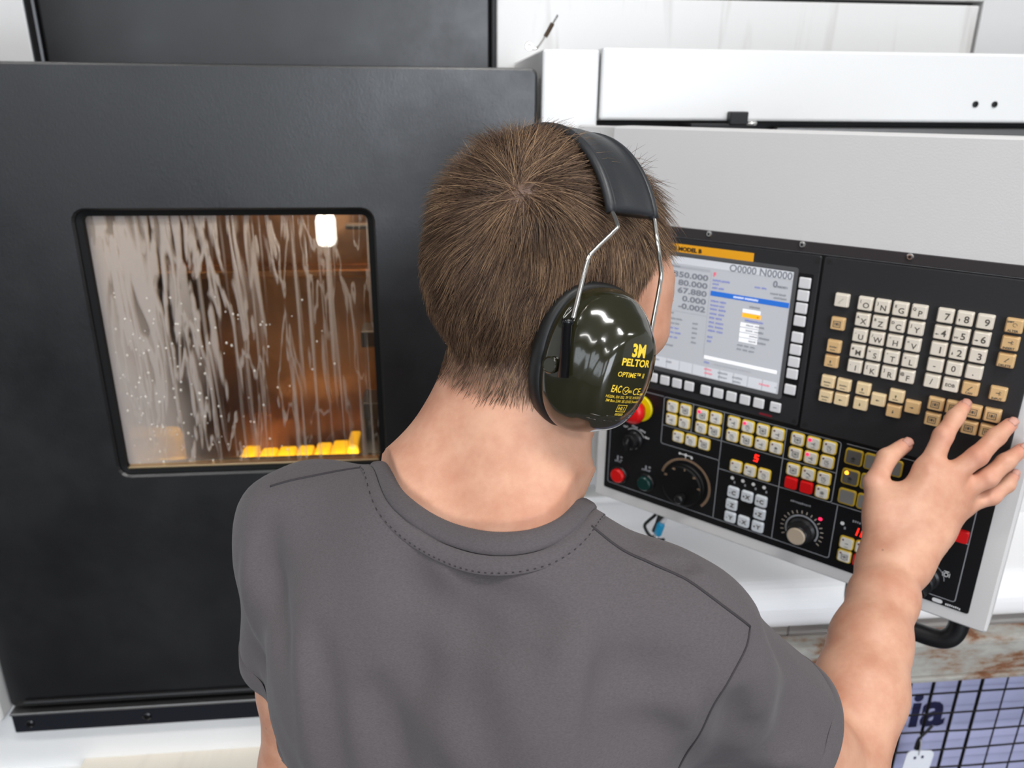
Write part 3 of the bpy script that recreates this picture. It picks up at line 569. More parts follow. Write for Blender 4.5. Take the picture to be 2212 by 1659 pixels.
for r_ in range(5):
    for c_ in range(3):
        t = nums[r_][c_]; k_ = KAM if t == '' else KCR
        o = pp('cream_key' if t else 'amber_key', mk[k_], k_, (145, 165, 185.4)[c_]+DX, 55.2-20*r_+DY, 0)
        if t == '': glyph(o, 'pen', 0, 1.2, .9); leg(o, 'CAN', 3.4, 0, -4.6)
        elif t == 'EOB': leg(o, t, 5.4, 0, 0)
        elif t in '-0./': leg(o, t, 10, 0, 0)
        else:
            leg(o, t, 11, 2.6, -.6, bold=.0002)
            if t in '8': glyph(o, 'up', -4.6, -1.6, .8)
            if t in '2': glyph(o, 'down', -4.6, -1.6, .8)
            if t in '4': glyph(o, 'left', -4.2, -1.8, .9)
            if t in '6': glyph(o, 'right', -4.2, -1.8, .9)
            if t in '5': leg(o, 'vv', 5, -4.2, -2)
for (v, t, g) in ((55.5, 'ALTER', 'arc'), (35.5, 'INSERT', 'arrowbox'), (15.4, 'DELETE', 'pen'), (-24.4, 'INPUT', 'arrowbox')):
    o = pp('amber_key', mk[KAM], KAM, 213.3+DX, v+DY, 0); glyph(o, g, 1, 1.6, .8); leg(o, t, 3.6, 0, -5.2)
    if t == 'ALTER': leg(o, 'SHIFT', 2.6, -3.6, 4.6)
o = pp('cream_key', mk[KCR], KCR, 29+DX, 54.7+DY, 0); glyph(o, 'pen', 0, 0, 1.1, mat('pale_ink', (.55, .5, .42), .6))
for (u, v, m, g) in ((28.6, 24.6, KAM, 'frame'), (28.3, -5.2, KAM, 'word'), (27.9, -25.2, KAM, 'up'), (27.9, -52.8, KLT, 'word'), (47.6, -53, KLT, 'word'), (27.8, -72.9, KLT, 'word'), (47.3, -72.7, KLT, 'left'),
                     (71.2, -52.5, KLT, 'up'), (71.1, -72.7, KLT, 'down'), (90.7, -62.3, KLT, 'left'), (110.4, -52.4, KLT, 'up'), (110.2, -72.5, KAM, 'down'), (130, -62, KAM, 'right'),
                     (154, -51.8, KAM, 'frame'), (173.3, -51.6, KAM, 'frame'), (193.4, -51.2, KAM, 'frame'), (212.8, -51, KAM, 'frame'), (153.8, -71.7, KAM, 'frame'), (173.3, -71.9, KAM, 'frame'), (192.9, -71.8, KAM, 'frame'), (212, -71.2, KAM, 'frame')):
    o = pp('amber_key', mk[m], m, u+DX, v+DY, 0); glyph(o, g)
    if g in ('word', 'up') and v < 0: glyph(o, 'word', 0, -4, .7)
# printed outlines of the operator panel
def outline(pts, wd=1.1, closed=False, r=4):
    P = [Vector((a, b, 0)) for a, b in pts]; path = []
    for i, p in enumerate(P):
        if 0 < i < len(P)-1:
            a = (P[i-1]-p).normalized(); b = (P[i+1]-p).normalized(); rr = min(r, (P[i-1]-p).length/2, (P[i+1]-p).length/2)
            for k in range(5):
                t = k/4; path.append((p+a*rr)*(1-t)**2+p*2*t*(1-t)+(p+b*rr)*t*t)
        else: path.append(p)
    V = []; Fc = []
    for i, p in enumerate(path):
        t = (path[min(i+1, len(path)-1)]-path[max(i-1, 0)]).normalized(); nn = Vector((-t.y, t.x, 0))*wd/2
        V += [tuple((p+nn)*mm+Vector((0, 0, .0016))), tuple((p-nn)*mm+Vector((0, 0, .0016)))]
        if i: Fc.append((2*i-2, 2*i-1, 2*i+1, 2*i))
    return link('printed_outline', new_mesh('printed_outline', V, Fc), PRINT, PD)
for pts in ([(-106.5, -303), (-106.5, -208), (-203, -208), (-203, -131.5), (57, -131.5), (57, -221), (-106, -221)], [(-155, -132), (-155, -177)], [(-203, -177), (57, -176.5)], [(-106.5, -132), (-106.5, -208)],
            [(-15.5, -132), (-15.5, -304)], [(-204, -131.5), (-294, -131.5), (-294, -304), (65.5, -304.5), (65.5, -222)], [(57, -221), (222, -221)], [(64, -131.5), (222, -131.5), (222, -305), (160, -305)], [(105, -221), (105, -221.5)]): outline(pts)
# yellow-rimmed operator keys
YRIM = mat('yellow_key_rim', (.80, .56, .05), .4); KWH = mat('white_key_top', (.80, .77, .70), .4); KRED = mat('red_key', (.75, .01, .012), .22, coat=.5); KBLU = mat('pale_blue_key', (.66, .70, .74), .4); KDRK = mat('dark_key_window', (.11, .105, .10), .35)
LEDR = mat('red_led', (.9, .02, .08), .4, emit=((1., .03, .12), 1.2)); LEDA = mat('amber_led', (1, .4, .02), .4, emit=((1, .4, .02), 3.)); LEDOFF = mat('led_off', (.16, .05, .05), .4)
rim = new_mesh('rimmed_key', *rr_solid([(.0186, .0186, .0036, .0012), (.0186, .0186, .0036, .0030), (.0176, .0176, .0034, .0036)], 4))
cap = new_mesh('key_cap', *rr_solid([(.0156, .0156, .003, .0036), (.0156, .0156, .003, .0044), (.0146, .0146, .0026, .0048)], 4))
GL = ['sheet', 'word', 'arrowbox', 'sheet', 'diamond', 'frame', 'spray', 'arc']
led = new_mesh('key_led', *cyl([(.0013, .0048), (.0013, .0053)], 10)); ledb = new_mesh('key_led', *cyl([(.0024, .0048), (.0024, .0054)], 12))
def opkey(u, v, i, red=False, capm=None, g=None):
    o = pp('operator_key', rim, YRIM, u+1, v+.9, 0); c = link('key_cap', cap, capm or KWH, o)
    if c.data.materials[0] != (capm or KWH):
        c.data = cap.copy(); c.data.materials.clear(); c.data.materials.append(capm or KWH)
    glyph(o, g or GL[i % len(GL)], .8, -.4, .95, mat('icon_ink', (.13, .13, .14), .6), .0048)
    glyph(o, 'word', .6, -5.4, .55, mat('icon_ink', (.13, .13, .14), .6), .0048)
    link('key_led', ledb if red else led, LEDR if red else LEDOFF, o, T(-.0045, .0045, 0))
    return o
OPK = [(-189, -144.5), (-167.6, -144.5), (-189, -165), (-167.8, -165), (-140.2, -144.8, 1), (-119.1, -144.5), (-140.4, -165.2), (-119.3, -165), (-175.6, -190), (-154.4, -190), (-133, -189.8),
       (-91.8, -144), (-70.3, -144.2, 1), (-48.7, -144), (-27.4, -143.8), (-91.7, -164.6), (-70.4, -165), (-48.7, -164.7), (-27.6, -164.4), (-81, -210), (-59.8, -210), (-38.6, -210),
       (0, -143.6), (21.4, -143.5, 1), (42.6, -143.4), (-.4, -165), (20.9, -165, 1), (42.2, -164.7), (0, -189.6), (20.8, -189.5), (41.8, -189.5), (42.1, -210), (84, -272.9), (104.1, -272.4), (83.9, -293.3)]
for i, k_ in enumerate(OPK):
    g = None
    if i == 29: g = 'spray'
    if i == 31: g = 'fan'
    if i in (18,): g = 'diamond'
    if i in (19, 32): g = 'minus'
    if i == 34: g = 'frame'
    opkey(k_[0], k_[1], i*5+i//3, len(k_) > 2, None, g)
redk = new_mesh('red_key', *keycap(.0175, .0175, .0012, .0062, .0015, .003))
for u, v in ((-.2, -210), (20.9, -209.8), (104.1, -292.8), (124, -292.6), (210.8, -213)): pp('red_key', redk, KRED, u+1, v+.9, 0)
jog = new_mesh('jog_key', *keycap(.0175, .0175, .0012, .0056, .0018, .003))
for (u, v, t) in ((-80.6, -252), (-59.3, -252), (-38.4, -252.2), (-81, -272.5), (-38.3, -272.7), (-81, -293.2), (-60, -293.3), (-38.5, -293.6)) and [(-80.6, -252, '-C'), (-59.3, -252, '+X'), (-38.4, -252.2, '+C'), (-81, -272.5, '-Z'), (-38.3, -272.7, '+Z'), (-81, -293.2, '-Y'), (-60, -293.3, '-X'), (-38.5, -293.6, '+Y')]:
    o = pp('jog_key', jog, KBLU, u+1.2, v+1, 0); leg(o, t[1], 8.5, 1.8, 0, h=.0056, bold=.0004); leg(o, t[0], 6, -4, -.3, h=.0056, bold=.0003)
# dark window keys with yellow rims
rim2 = new_mesh('window_key', *ring_frame(.0215, .0215, .0034, .0019, 0, 0, 0, 0)); rim2.transform(Matrix(((1, 0, 0, 0), (0, 0, 1, 0), (0, 1, 0, .0045), (0, 0, 0, 1))))
win2 = new_mesh('key_window', *rr_solid([(.0200, .0200, .003, .0012), (.0200, .0200, .003, .0042)], 4))
rim2 = new_mesh('window_key', *rr_solid([(.0222, .0222, .0036, .0012), (.0222, .0222, .0036, .0034), (.0212, .0212, .0034, .0040)], 4)); win2 = new_mesh('key_window', *rr_solid([(.0182, .0182, .0024, .0040), (.0182, .0182, .0024, .0044)], 4))
KGRY = mat('grey_key_window', (.20, .195, .185), .4); YD = mat('mustard_rim', (.50, .33, .02), .4)
for u in (74.4, 98.2, 122.2):
    for j, v in enumerate((-148, -177, -206)):
        o = pp('window_key', rim2, YD, u+1, v+.9, 0); c = link('key_window', win2.copy(), KGRY if (j == 2 or u > 80) else KDRK, o)
        if u < 80 and j < 2: glyph(o, 'diamond', 0, -2, 1.1, mat('dark_icon', (.03, .03, .03), .5), .0044)
        if u < 80 and j == 1: link('key_led', ledb, None, o, T(-.0045, .006, 0)).data = ledb.copy(); l_ = PD.children[-1]
o = pp('amber_indicator', cyl([(.0026, .0044), (.0026, .0056)], 14), LEDA, 70.5, -170.2, 0)
# red seven-segment digits
SEG = mat('red_segment_display', (.9, .02, .01), .4, emit=((1., .02, .01), 1.6))
def digit(u, v, segs, s=1.0):
    w_, h_, t_ = 6.4*s, 11.5*s, 2.0*s
    R = dict(a=(-w_/2, w_/2, h_/2-t_, h_/2), g=(-w_/2, w_/2, -t_/2, t_/2), d=(-w_/2, w_/2, -h_/2, -h_/2+t_), f=(-w_/2, -w_/2+t_, 0, h_/2), e=(-w_/2, -w_/2+t_, -h_/2, 0), b=(w_/2-t_, w_/2, 0, h_/2), c=(w_/2-t_, w_/2, -h_/2, 0))
    parts = []
    for q in segs:
        a, b, c, d = R[q]; V, Fc = box(a*mm, b*mm, c*mm, d*mm, .0013, .0019); parts.append(([(x+.16*y, y, z) for x, y, z in V], Fc))
    return pp('lit_digit', join(*parts), SEG, u, v, 0)
digit(-52.3, -188, 'afgcd', .95)
for u, q in ((93.5, 'bc'), (103.5, 'abcdef'), (113.5, 'abcdef')): digit(u, -251.4, q, 1.0)
# indicator dots, small prints
for (u, v) in ((-83.7, -229.5), (-67.6, -229.3), (-51.7, -229.4), (-35.8, -229.3), (75.3, -245.9)):
    pp('indicator_dot', cyl([(.0026, .0012), (.0026, .0018)], 14), PRINTW, u, v); pp('printed_mark', box(-.0012, .0012, -.0018, .0018, .0013, .0014), PRINT, u+4, v-6)
def marks(u, v, n, dx, h=3, m=PRINT, ang=0):
    parts = [box((i*dx-.5)*mm, (i*dx+dx*.45)*mm, -h/2*mm*random.uniform(.5, 1), h/2*mm*random.uniform(.5, 1), .0013, .0014) for i in range(n)]
    o = pp('printed_mark', join(*parts), m, u, v); o.matrix_local = T(u*mm, v*mm, 0) @ Matrix.Rotation(ang, 4, 'Z'); return o
marks(4, -236, 11, 2.6, 3.4, PRINT); marks(88, -238, 4, 2.8, 4, PRINT); marks(-232, -262, 5, 3, 3.4, PRINT); marks(-282, -262, 4, 3, 4, PRINT)
def ring_print(u, v, r0, r1, a0, a1, m, n=48):
    V = []; Fc = []
    for i in range(n+1):
        a = radians(a0+(a1-a0)*i/n); V += [(r0*mm*cos(a), r0*mm*sin(a), .0014), (r1*mm*cos(a), r1*mm*sin(a), .0014)]
        if i: Fc.append((2*i-2, 2*i-1, 2*i+1, 2*i))
    return pp('printed_arc', (V, [tuple(reversed(f)) for f in Fc]), m, u, v)
def ticks(u, v, r0, r1, a0, a1, n, wd, m):
    parts = []
    for i in range(n):
        a = radians(a0+(a1-a0)*i/(n-1)); c, s = cos(a), sin(a)
        q = [(r0, -wd), (r1, -wd), (r1, wd), (r0, wd)]; parts.append(([((x*c-y*s)*mm, (x*s+y*c)*mm, .0014) for x, y in q], [(0, 1, 2, 3)]))
    return pp('printed_ticks', join(*parts), m, u, v)
# feed override knob
BEI = mat('beige_knob_cap', (.55, .45, .34), .4); KBK = mat('black_knob', (.010, .010, .011), .3)
ring_print(24, -276, 21, 23.4, -28, 205, PRINT); ticks(24, -276, 25.5, 30, -30, 208, 18, .75, mat('warm_print', (.42, .36, .30), .6))
ko = pp('override_knob', cyl([(.019, .0012), (.019, .004), (.0155, .006), (.0145, .021), (.0130, .0225)], 32), KBK, 24, -276, 0, smooth=False)
link('knob_cap', new_mesh('knob_cap', *cyl([(.0125, .0225), (.0125, .0235), (.0112, .0245)], 32)), BEI, ko)
pp('lit_mark', rr_solid([(.0052, .0044, .002, .0013), (.0052, .0044, .002, .002)]), LEDR, 46.5, -250, 0)
# hand wheel
hw = pp('hand_wheel', cyl([(.0345, .0012), (.0345, .005), (.033, .0065), (.033, .012), (.031, .0135), (.010, .0135)], 48), mat('handwheel_black', (.003, .003, .003), .5, spec=.3), -158, -264, 0)
ticks(-157, -264, 38.5, 42.5, -42, 165, 70, .42, mat('ochre_print', (.55, .36, .22), .6))
for a in (10, 46, 82, 118, 154):
    lettering('wheel_print', '0' if a == 82 else str(10*((a-10)//36+1)), 5*mm, mat('ochre_print', (.55, .36, .22), .6), hw, T(.0295*cos(radians(a)), .0295*sin(radians(a)), .0138))
hg = link('wheel_grip', new_mesh('wheel_grip', *cyl([(.006, .0135), (.007, .016), (.007, .026), (.005, .028)], 18, .004, -.016)), KBK, hw)
parts = [box(-.011, .011, -.0008, .0008, .0013, .0014), shift(cyl([(.0025, .0013), (.0025, .0015)], 12), 0, 0), shift(cyl([(.002, .0013), (.002, .0015)], 12), -.010, 0), shift(cyl([(.002, .0013), (.002, .0015)], 12), .010, -.002), box(-.0006, .0006, -.006, 0, .0013, .0014)]
pp('printed_mark', join(*parts), PRINTW, -160, -216)
# emergency stop, key switch, push buttons
eo = pp('emergency_stop', cyl([(.0215, .0012), (.0215, .004), (.0205, .005)], 36), mat('yellow_collar', (.85, .72, .0), .4), -243, -160, 0)
link('stop_button', new_mesh('stop_button', *cyl([(.011, .005), (.011, .016), (.0185, .018), (.0195, .024), (.0175, .030), (.011, .0335), (.003, .0345)], 32), True), mat('stop_red', (.75, .006, .008), .3), eo)
so = pp('key_switch', cyl([(.0155, .0012), (.0155, .005), (.013, .007), (.0125, .016), (.009, .018)], 30), KBK, -250, -216, 0)
link('switch_lever', new_mesh('switch_lever', *box(-.0028, .0028, -.011, .011, .018, .026)), KBK, so)
link('switch_pointer', new_mesh('switch_pointer', *box(-.0012, .0012, .001, .0105, .026, .0265)), CHROME, so, Matrix.Rotation(radians(-20), 4, 'Z'))
for (a, l_) in ((130, 4), (92, 5), (58, 5), (25, 4)): marks(-250+25*cos(radians(a))-4, -216+23*sin(radians(a)), l_, 2.2, 4, PRINTW, radians(random.uniform(-15, 15)))
ring_print(-250, -216, 18, 19.2, 25, 130, PRINTW, 20)
for (u, v, m, nm_) in ((-272, -284, mat('red_push', (.70, .006, .006), .3), 'red_push_button'), (-223, -282, mat('green_push', (.004, .035, .03), .25), 'green_push_button')):
    o = pp(nm_, cyl([(.0150, .0012), (.0150, .005), (.0138, .0065)], 30), KBK, u, v, 0)
    link('button_cap', new_mesh('button_cap', *cyl([(.0118, .0065), (.0118, .011), (.010, .0125)], 30)), m, o)
for a, b in ((-222, -258), (-274, -256)): pp('printed_mark', join(box(-.005, -.002, -.004, .004, .0013, .0014), box(.001, .005, -.004, -.002, .0013, .0014), box(.001, .005, .001, .004, .0013, .0014)), PRINT, a, b)
# rotary selector right of the hand
ro = pp('rotary_selector', cyl([(.017, .0012), (.017, .006), (.0145, .008), (.0140, .024), (.012, .026)], 32), KBK, 184, -283, 0)
link('selector_bar', new_mesh('selector_bar', *rr_solid([(.007, .026, .003, .026), (.007, .026, .003, .034), (.005, .024, .002, .0355)])), KBK, ro, Matrix.Rotation(radians(35), 4, 'Z'))
ring_print(184, -283, 21, 22, 5, 75, PRINT, 20)
pp('printed_mark', join(*[box(2.2*cos(a)*mm-.0006, 2.2*cos(a)*mm+.0006, 2.8*sin(a)*mm-.0006, 2.8*sin(a)*mm+.0006, .0013, .0014) for a in [.6*k for k in range(11)]], box(-.0042, -.0035, -.003, .003, .0013, .0014), box(.0035, .0042, -.003, .003, .0013, .0014), box(-.003, .003, .004, .005, .0013, .0014)), PRINTW, 206, -271)
marks(192, -258, 1, 3, 3, PRINTW)
pp('printed_mark', rr_solid([(.012, .0055, .0027, .0013), (.012, .0055, .0027, .00145)]), PRINTW, 203, -311); marks(213, -312, 8, 2.2, 3.4, PRINTW)
# handle under the housing
HB = mat('black_handle_plastic', (.006, .006, .007), .4)
hp = [(101, -325, -20), (102, -360, -18), (108, -372, -16), (125, -377, -14), (170, -377, -14), (205, -376, -14), (222, -370, -15), (230, -354, -18), (230, -325, -20)]
pp('handle', tube(smooth_path([(a*mm, b*mm, c*mm) for a, b, c in hp], 6), .0125, 14), HB, smooth=True)
# cable and plug hanging below the housing
CB = empty('hanging_cable', T(.33, 1.06, 1.15)); tag(CB, 'thin black cable with a blue plug hanging under the control pendant', 'cable'); bpy.context.view_layer.update()
def plc(a, b, c): return tuple(PM @ Vector((a*mm, b*mm, c*mm)))
cpts = [(-214, -336.5, -25), (-214, -348, -22), (-224, -362, -20), (-231, -374, -20), (-226, -384, -20), (-218, -390, -20), (-205, -390, -18), (-192, -384, -16)]
keep(link('cable', new_mesh('cable', *tube(smooth_path([plc(*p) for p in cpts], 6), .0027, 10), True), BLACK), CB)
keep(link('cable_clamp', new_mesh('cable_clamp', *tube([plc(-214, -336.3, -25), plc(-214, -345, -23.5)], .0045, 10), True), BLACK), CB)
keep(link('plug', new_mesh('plug', *tube([plc(-201, -357, -20), plc(-202, -362, -20), plc(-206, -380, -20), plc(-208, -384, -20)], .006, 12, radii=[.005, .0066, .0066, .004]), True), mat('blue_plug', (.01, .30, .55), .35)), CB)
keep(link('plug_boot', new_mesh('plug_boot', *tube([plc(-204, -346, -23), plc(-208, -364, -24), plc(-213, -380, -24)], .006, 10), True), BLACK), CB)
keep(link('clear_hose', new_mesh('clear_hose', *tube([plc(-190, -338, -20), plc(-196, -350, -20), plc(-201, -358, -20)], .0038, 10), True), mat('pale_hose', (.85, .85, .86), .25)), CB)
keep(link('clip', new_mesh('clip', *tube([plc(-213, -386, -18), plc(-208, -380, -16), plc(-203, -386, -15)], .0022, 8), True), CHROME), CB)
# ------------------------------------------------------------------ the operator: implicit modelling helpers
class Field:
    def __init__(s, lo, hi, h):
        s.lo = np.array(lo, float); s.h = h; s.n = np.ceil((np.array(hi)-s.lo)/h).astype(int)+1
        s.ax = [s.lo[i]+h*np.arange(s.n[i]) for i in range(3)]; s.f = np.full(tuple(s.n), 1., np.float32)
    def sl(s, lo, hi, pad):
        a = np.clip(np.floor((np.array(lo)-pad-s.lo)/s.h).astype(int), 0, s.n); b = np.clip(np.ceil((np.array(hi)+pad-s.lo)/s.h).astype(int)+1, 0, s.n)
        return tuple(slice(int(i), int(j)) for i, j in zip(a, b))
    def pts(s, q): return [s.ax[0][q[0]][:, None, None].astype(np.float32), s.ax[1][q[1]][None, :, None].astype(np.float32), s.ax[2][q[2]][None, None, :].astype(np.float32)]
    def put(s, q, d, k, sub=False):
        a = s.f[q]
        if sub: a = -a
        hh = np.maximum(k-np.abs(a-d), 0)/k; m = np.minimum(a, d)-hh*hh*k*.25
        s.f[q] = -m if sub else m
    def cone(s, a, b, ra, rb, k=.01):
        a = np.array(a, float); b = np.array(b, float); r = max(ra, rb)
        q = s.sl(np.minimum(a, b)-r, np.maximum(a, b)+r, k+3*s.h); X, Y, Z = s.pts(q)
        if 0 in s.f[q].shape: return
        d = b-a; L2 = max(d@d, 1e-9); t = np.clip(((X-a[0])*d[0]+(Y-a[1])*d[1]+(Z-a[2])*d[2])/L2, 0, 1)
        s.put(q, np.sqrt((X-a[0]-t*d[0])**2+(Y-a[1]-t*d[1])**2+(Z-a[2]-t*d[2])**2)-(ra+(rb-ra)*t), k)
    def ell(s, c, r, k=.01, R=None, sub=False):
        c = np.array(c, float); r = np.array(r, float); m = r.max()
        q = s.sl(c-m, c+m, k+3*s.h); X, Y, Z = s.pts(q)
        if 0 in s.f[q].shape: return
        X, Y, Z = X-c[0], Y-c[1], Z-c[2]
        if R is not None:   # columns of R = local axes
            X, Y, Z = X*R[0, 0]+Y*R[1, 0]+Z*R[2, 0], X*R[0, 1]+Y*R[1, 1]+Z*R[2, 1], X*R[0, 2]+Y*R[1, 2]+Z*R[2, 2]
        k0 = np.sqrt((X/r[0])**2+(Y/r[1])**2+(Z/r[2])**2); k1 = np.sqrt((X/r[0]**2)**2+(Y/r[1]**2)**2+(Z/r[2]**2)**2)+1e-6
        s.put(q, k0*(k0-1)/k1, k, sub)
    def ridge(s, pts, wd, amp):
        """add (amp>0) or carve (amp<0) a soft fold along a polyline"""
        for a, b in zip(pts[:-1], pts[1:]):
            a = np.array(a, float); b = np.array(b, float); q = s.sl(np.minimum(a, b), np.maximum(a, b), wd*2.6); X, Y, Z = s.pts(q)
            if 0 in s.f[q].shape: continue
            d = b-a; L2 = d@d; t = np.clip(((X-a[0])*d[0]+(Y-a[1])*d[1]+(Z-a[2])*d[2])/L2, 0, 1)
            D2 = (X-a[0]-t*d[0])**2+(Y-a[1]-t*d[1])**2+(Z-a[2]-t*d[2])**2
            s.f[q] -= amp*np.exp(-D2/wd**2)*np.sqrt(np.clip(np.sin(np.pi*t), 0, 1))
    def mesh(s):
        f = s.f; nx, ny, nz = f.shape; ins = f < 0
        cnt = np.zeros((nx-1, ny-1, nz-1), np.int8)
        offs = [(i, j, k) for i in (0, 1) for j in (0, 1) for k in (0, 1)]
        for i, j, k in offs: cnt += ins[i:nx-1+i, j:ny-1+j, k:nz-1+k]
        act = (cnt > 0) & (cnt < 8); I, J, K = np.nonzero(act); idx = np.full(act.shape, -1, np.int64); idx[I, J, K] = np.arange(len(I))
        acc = np.zeros((len(I), 3)); num = np.zeros(len(I))
        for a in offs:
            for ax in range(3):
                if a[ax]: continue
                b = list(a); b[ax] = 1
                fa = f[I+a[0], J+a[1], K+a[2]]; fb = f[I+b[0], J+b[1], K+b[2]]; cr = (fa < 0) != (fb < 0)
                t = np.where(cr, fa/np.where(fa == fb, 1, fa-fb), 0); p = np.tile(np.array(a, float), (len(I), 1)); p[:, ax] += t
                acc[cr] += p[cr]; num[cr] += 1
        V = s.lo+(np.stack([I, J, K], 1)+acc/num[:, None])*s.h
        Q = []
        for ax in range(3):
            o1, o2 = [(1, 2), (2, 0), (0, 1)][ax]
            sa = [slice(0, None)]*3; sb = [slice(0, None)]*3; sa[ax] = slice(0, -1); sb[ax] = slice(1, None)
            A, B = ins[tuple(sa)], ins[tuple(sb)]; cr = A != B; P = np.stack(np.nonzero(cr), 1)
            ok = (P[:, o1] > 0) & (P[:, o2] > 0) & (P[:, o1] < f.shape[o1]-1) & (P[:, o2] < f.shape[o2]-1); P = P[ok]; flip = ~A[P[:, 0], P[:, 1], P[:, 2]]
            def cell(d1, d2):
                c = P.copy(); c[:, o1] -= d1; c[:, o2] -= d2; return idx[c[:, 0], c[:, 1], c[:, 2]]
            q = np.stack([cell(1, 1), cell(0, 1), cell(0, 0), cell(1, 0)], 1); q[flip] = q[flip][:, ::-1]; Q.append(q)
        Q = np.concatenate(Q); Q = Q[(Q >= 0).all(1)]
        return V, Q
def relax(V, Q, it=2, lam=.5):
    E_ = np.concatenate([Q[:, [0, 1]], Q[:, [1, 2]], Q[:, [2, 3]], Q[:, [3, 0]]]); V = V.copy(); n = len(V)
    deg = np.bincount(E_.ravel(), minlength=n).clip(1)
    for i in range(it*2):
        S = np.zeros_like(V)
        for ax in range(3): S[:, ax] = np.bincount(E_[:, 0], V[E_[:, 1], ax], n)+np.bincount(E_[:, 1], V[E_[:, 0], ax], n)
        V += (lam if i % 2 == 0 else -lam*1.04)*(S/deg[:, None]-V)
    return V
def np_mesh(name, V, Q, smooth=True):
    me = bpy.data.meshes.new(name); V = np.asarray(V, np.float32); Q = np.asarray(Q, np.int32); k = Q.shape[1]
    me.vertices.add(len(V)); me.vertices.foreach_set('co', V.ravel()); me.loops.add(Q.size); me.loops.foreach_set('vertex_index', Q.ravel())
    me.polygons.add(len(Q)); me.polygons.foreach_set('loop_start', np.arange(len(Q), dtype=np.int32)*k)
    me.update(calc_edges=True); me.validate()
    if smooth: me.polygons.foreach_set('use_smooth', np.ones(len(me.polygons), bool))
    return me
def prune(V, Q, keepmask):
    Q = Q[keepmask[Q].all(1)]; used = np.unique(Q); m = np.full(len(V), -1); m[used] = np.arange(len(used)); return V[used], m[Q]
A3 = lambda *a: np.array(a, float)

# ---- pose
CAM = A3(0, 0, CAMH); _r, _u, _f = np.array(rt), np.array(upv), np.array(fw)
def at(x, y, t): return CAM+t*(_r*((x-1106)/1661)-_u*((y-829.5)/1661)+_f)     # a point of the scene at depth t
ER, EF = A3(.878, -.478, 0), A3(.478, .878, 0)          # operator's right and forward (torso)
O2 = A3(.030, .535, 0)
def tl(a, b, z): p = O2+ER*a+EF*b; return A3(p[0], p[1], z)
RT_ = np.stack([ER, EF, A3(0, 0, 1)], 1)
HAZ, HP, HRL = radians(59), radians(10), radians(0)
HF = A3(sin(HAZ)*cos(HP), cos(HAZ)*cos(HP), -sin(HP)); HR = A3(cos(HAZ), -sin(HAZ), 0); HU = np.cross(HR, HF)
HR, HU = HR*cos(HRL)-HU*sin(HRL), HU*cos(HRL)+HR*sin(HRL)
HC = at(1180, 615, .615); HR_ = np.stack([HR, HF, HU], 1)
def hl(x, y, z): return HC+HR_ @ A3(x, y, z)
SL, SR = tl(-.170, .0, 1.435), tl(.152, .012, 1.416)
EL, WL = at(655, 1660, .775), at(700, 1950, .90)
ERt, WR = at(1806, 1672, .725), at(1932, 1222, .845)
NB = tl(-.006, .008, 1.47)

# ---- t-shirt
F = Field((-.36, .18, .90), (.42, .86, 1.60), .0042)
F.ell(tl(0, -.005, 1.30), (.182, .122, .165), .05, RT_); F.ell(tl(0, -.01, 1.10), (.178, .128, .27), .06, RT_)
for s_, S in ((-1, SL), (1, SR)):
    F.cone(tl(s_*.05, -.006, 1.468), S, .058, .060, .05); F.ell(tl(s_*.085, -.062, 1.36), (.072, .058, .10), .05, RT_)
F.ell(tl(-.004, -.024, 1.425), (.112, .054, .068), .045, RT_)
hemR = SR*.42+ERt*.58; hemL = SL*.49+EL*.51
F.cone(SR, hemR*1.25-SR*.25, .059, .061, .035); F.cone(SL, hemL*1.25-SL*.25, .060, .060, .03)
# folds: lines traced over the first draft of the cloth, then raised or pressed in
from mathutils.bvhtree import BVHTree
V0_, Q0_ = F.mesh(); draft = BVHTree.FromPolygons([tuple(v) for v in V0_], [tuple(int(i) for i in q) for q in Q0_])
def on_cloth(pix):
    out = []
    for p in smooth_path([(a, b, 0) for a, b in pix], 3):
        h_ = draft.ray_cast(Vector(tuple(CAM)), Vector(tuple(at(p.x, p.y, 1)-CAM)).normalized())
        if h_[0] is not None: out.append(np.array(h_[0]))
    return out
FOLDS = [([(850, 1215), (900, 1255), (985, 1310), (1090, 1365), (1200, 1430)], .016, -.0065), ([(900, 1225), (960, 1262), (1050, 1312), (1150, 1360), (1260, 1410)], .012, .004), ([(960, 1232), (1040, 1275), (1130, 1325), (1235, 1385)], .013, -.006),
         ([(1270, 1440), (1380, 1470), (1540, 1475)], .020, -.007), ([(1290, 1505), (1400, 1520), (1520, 1520)], .018, .006), ([(1250, 1560), (1380, 1570), (1490, 1560)], .022, -.007),
         ([(640, 1330), (655, 1450), (665, 1560), (680, 1700)], .011, .004), ([(680, 1330), (700, 1460), (715, 1580), (730, 1700)], .012, -.005), ([(790, 1450), (830, 1560), (880, 1700)], .016, -.004), ([(900, 1480), (960, 1580), (1010, 1700)], .018, .004),
         ([(590, 1090), (575, 1200), (600, 1330), (615, 1460)], .012, -.006), ([(545, 1150), (540, 1270), (560, 1390)], .010, .004),
         ([(1400, 1185), (1420, 1225)], .010, .0015), ([(1470, 1205), (1485, 1245)], .009, -.002), ([(1515, 1222), (1525, 1262)], .008, .002),
         ([(1640, 1420), (1650, 1520), (1640, 1620)], .012, .004), ([(1700, 1470), (1710, 1560), (1690, 1650)], .012, -.004), ([(1590, 1480), (1580, 1560), (1550, 1650)], .014, -.005)]
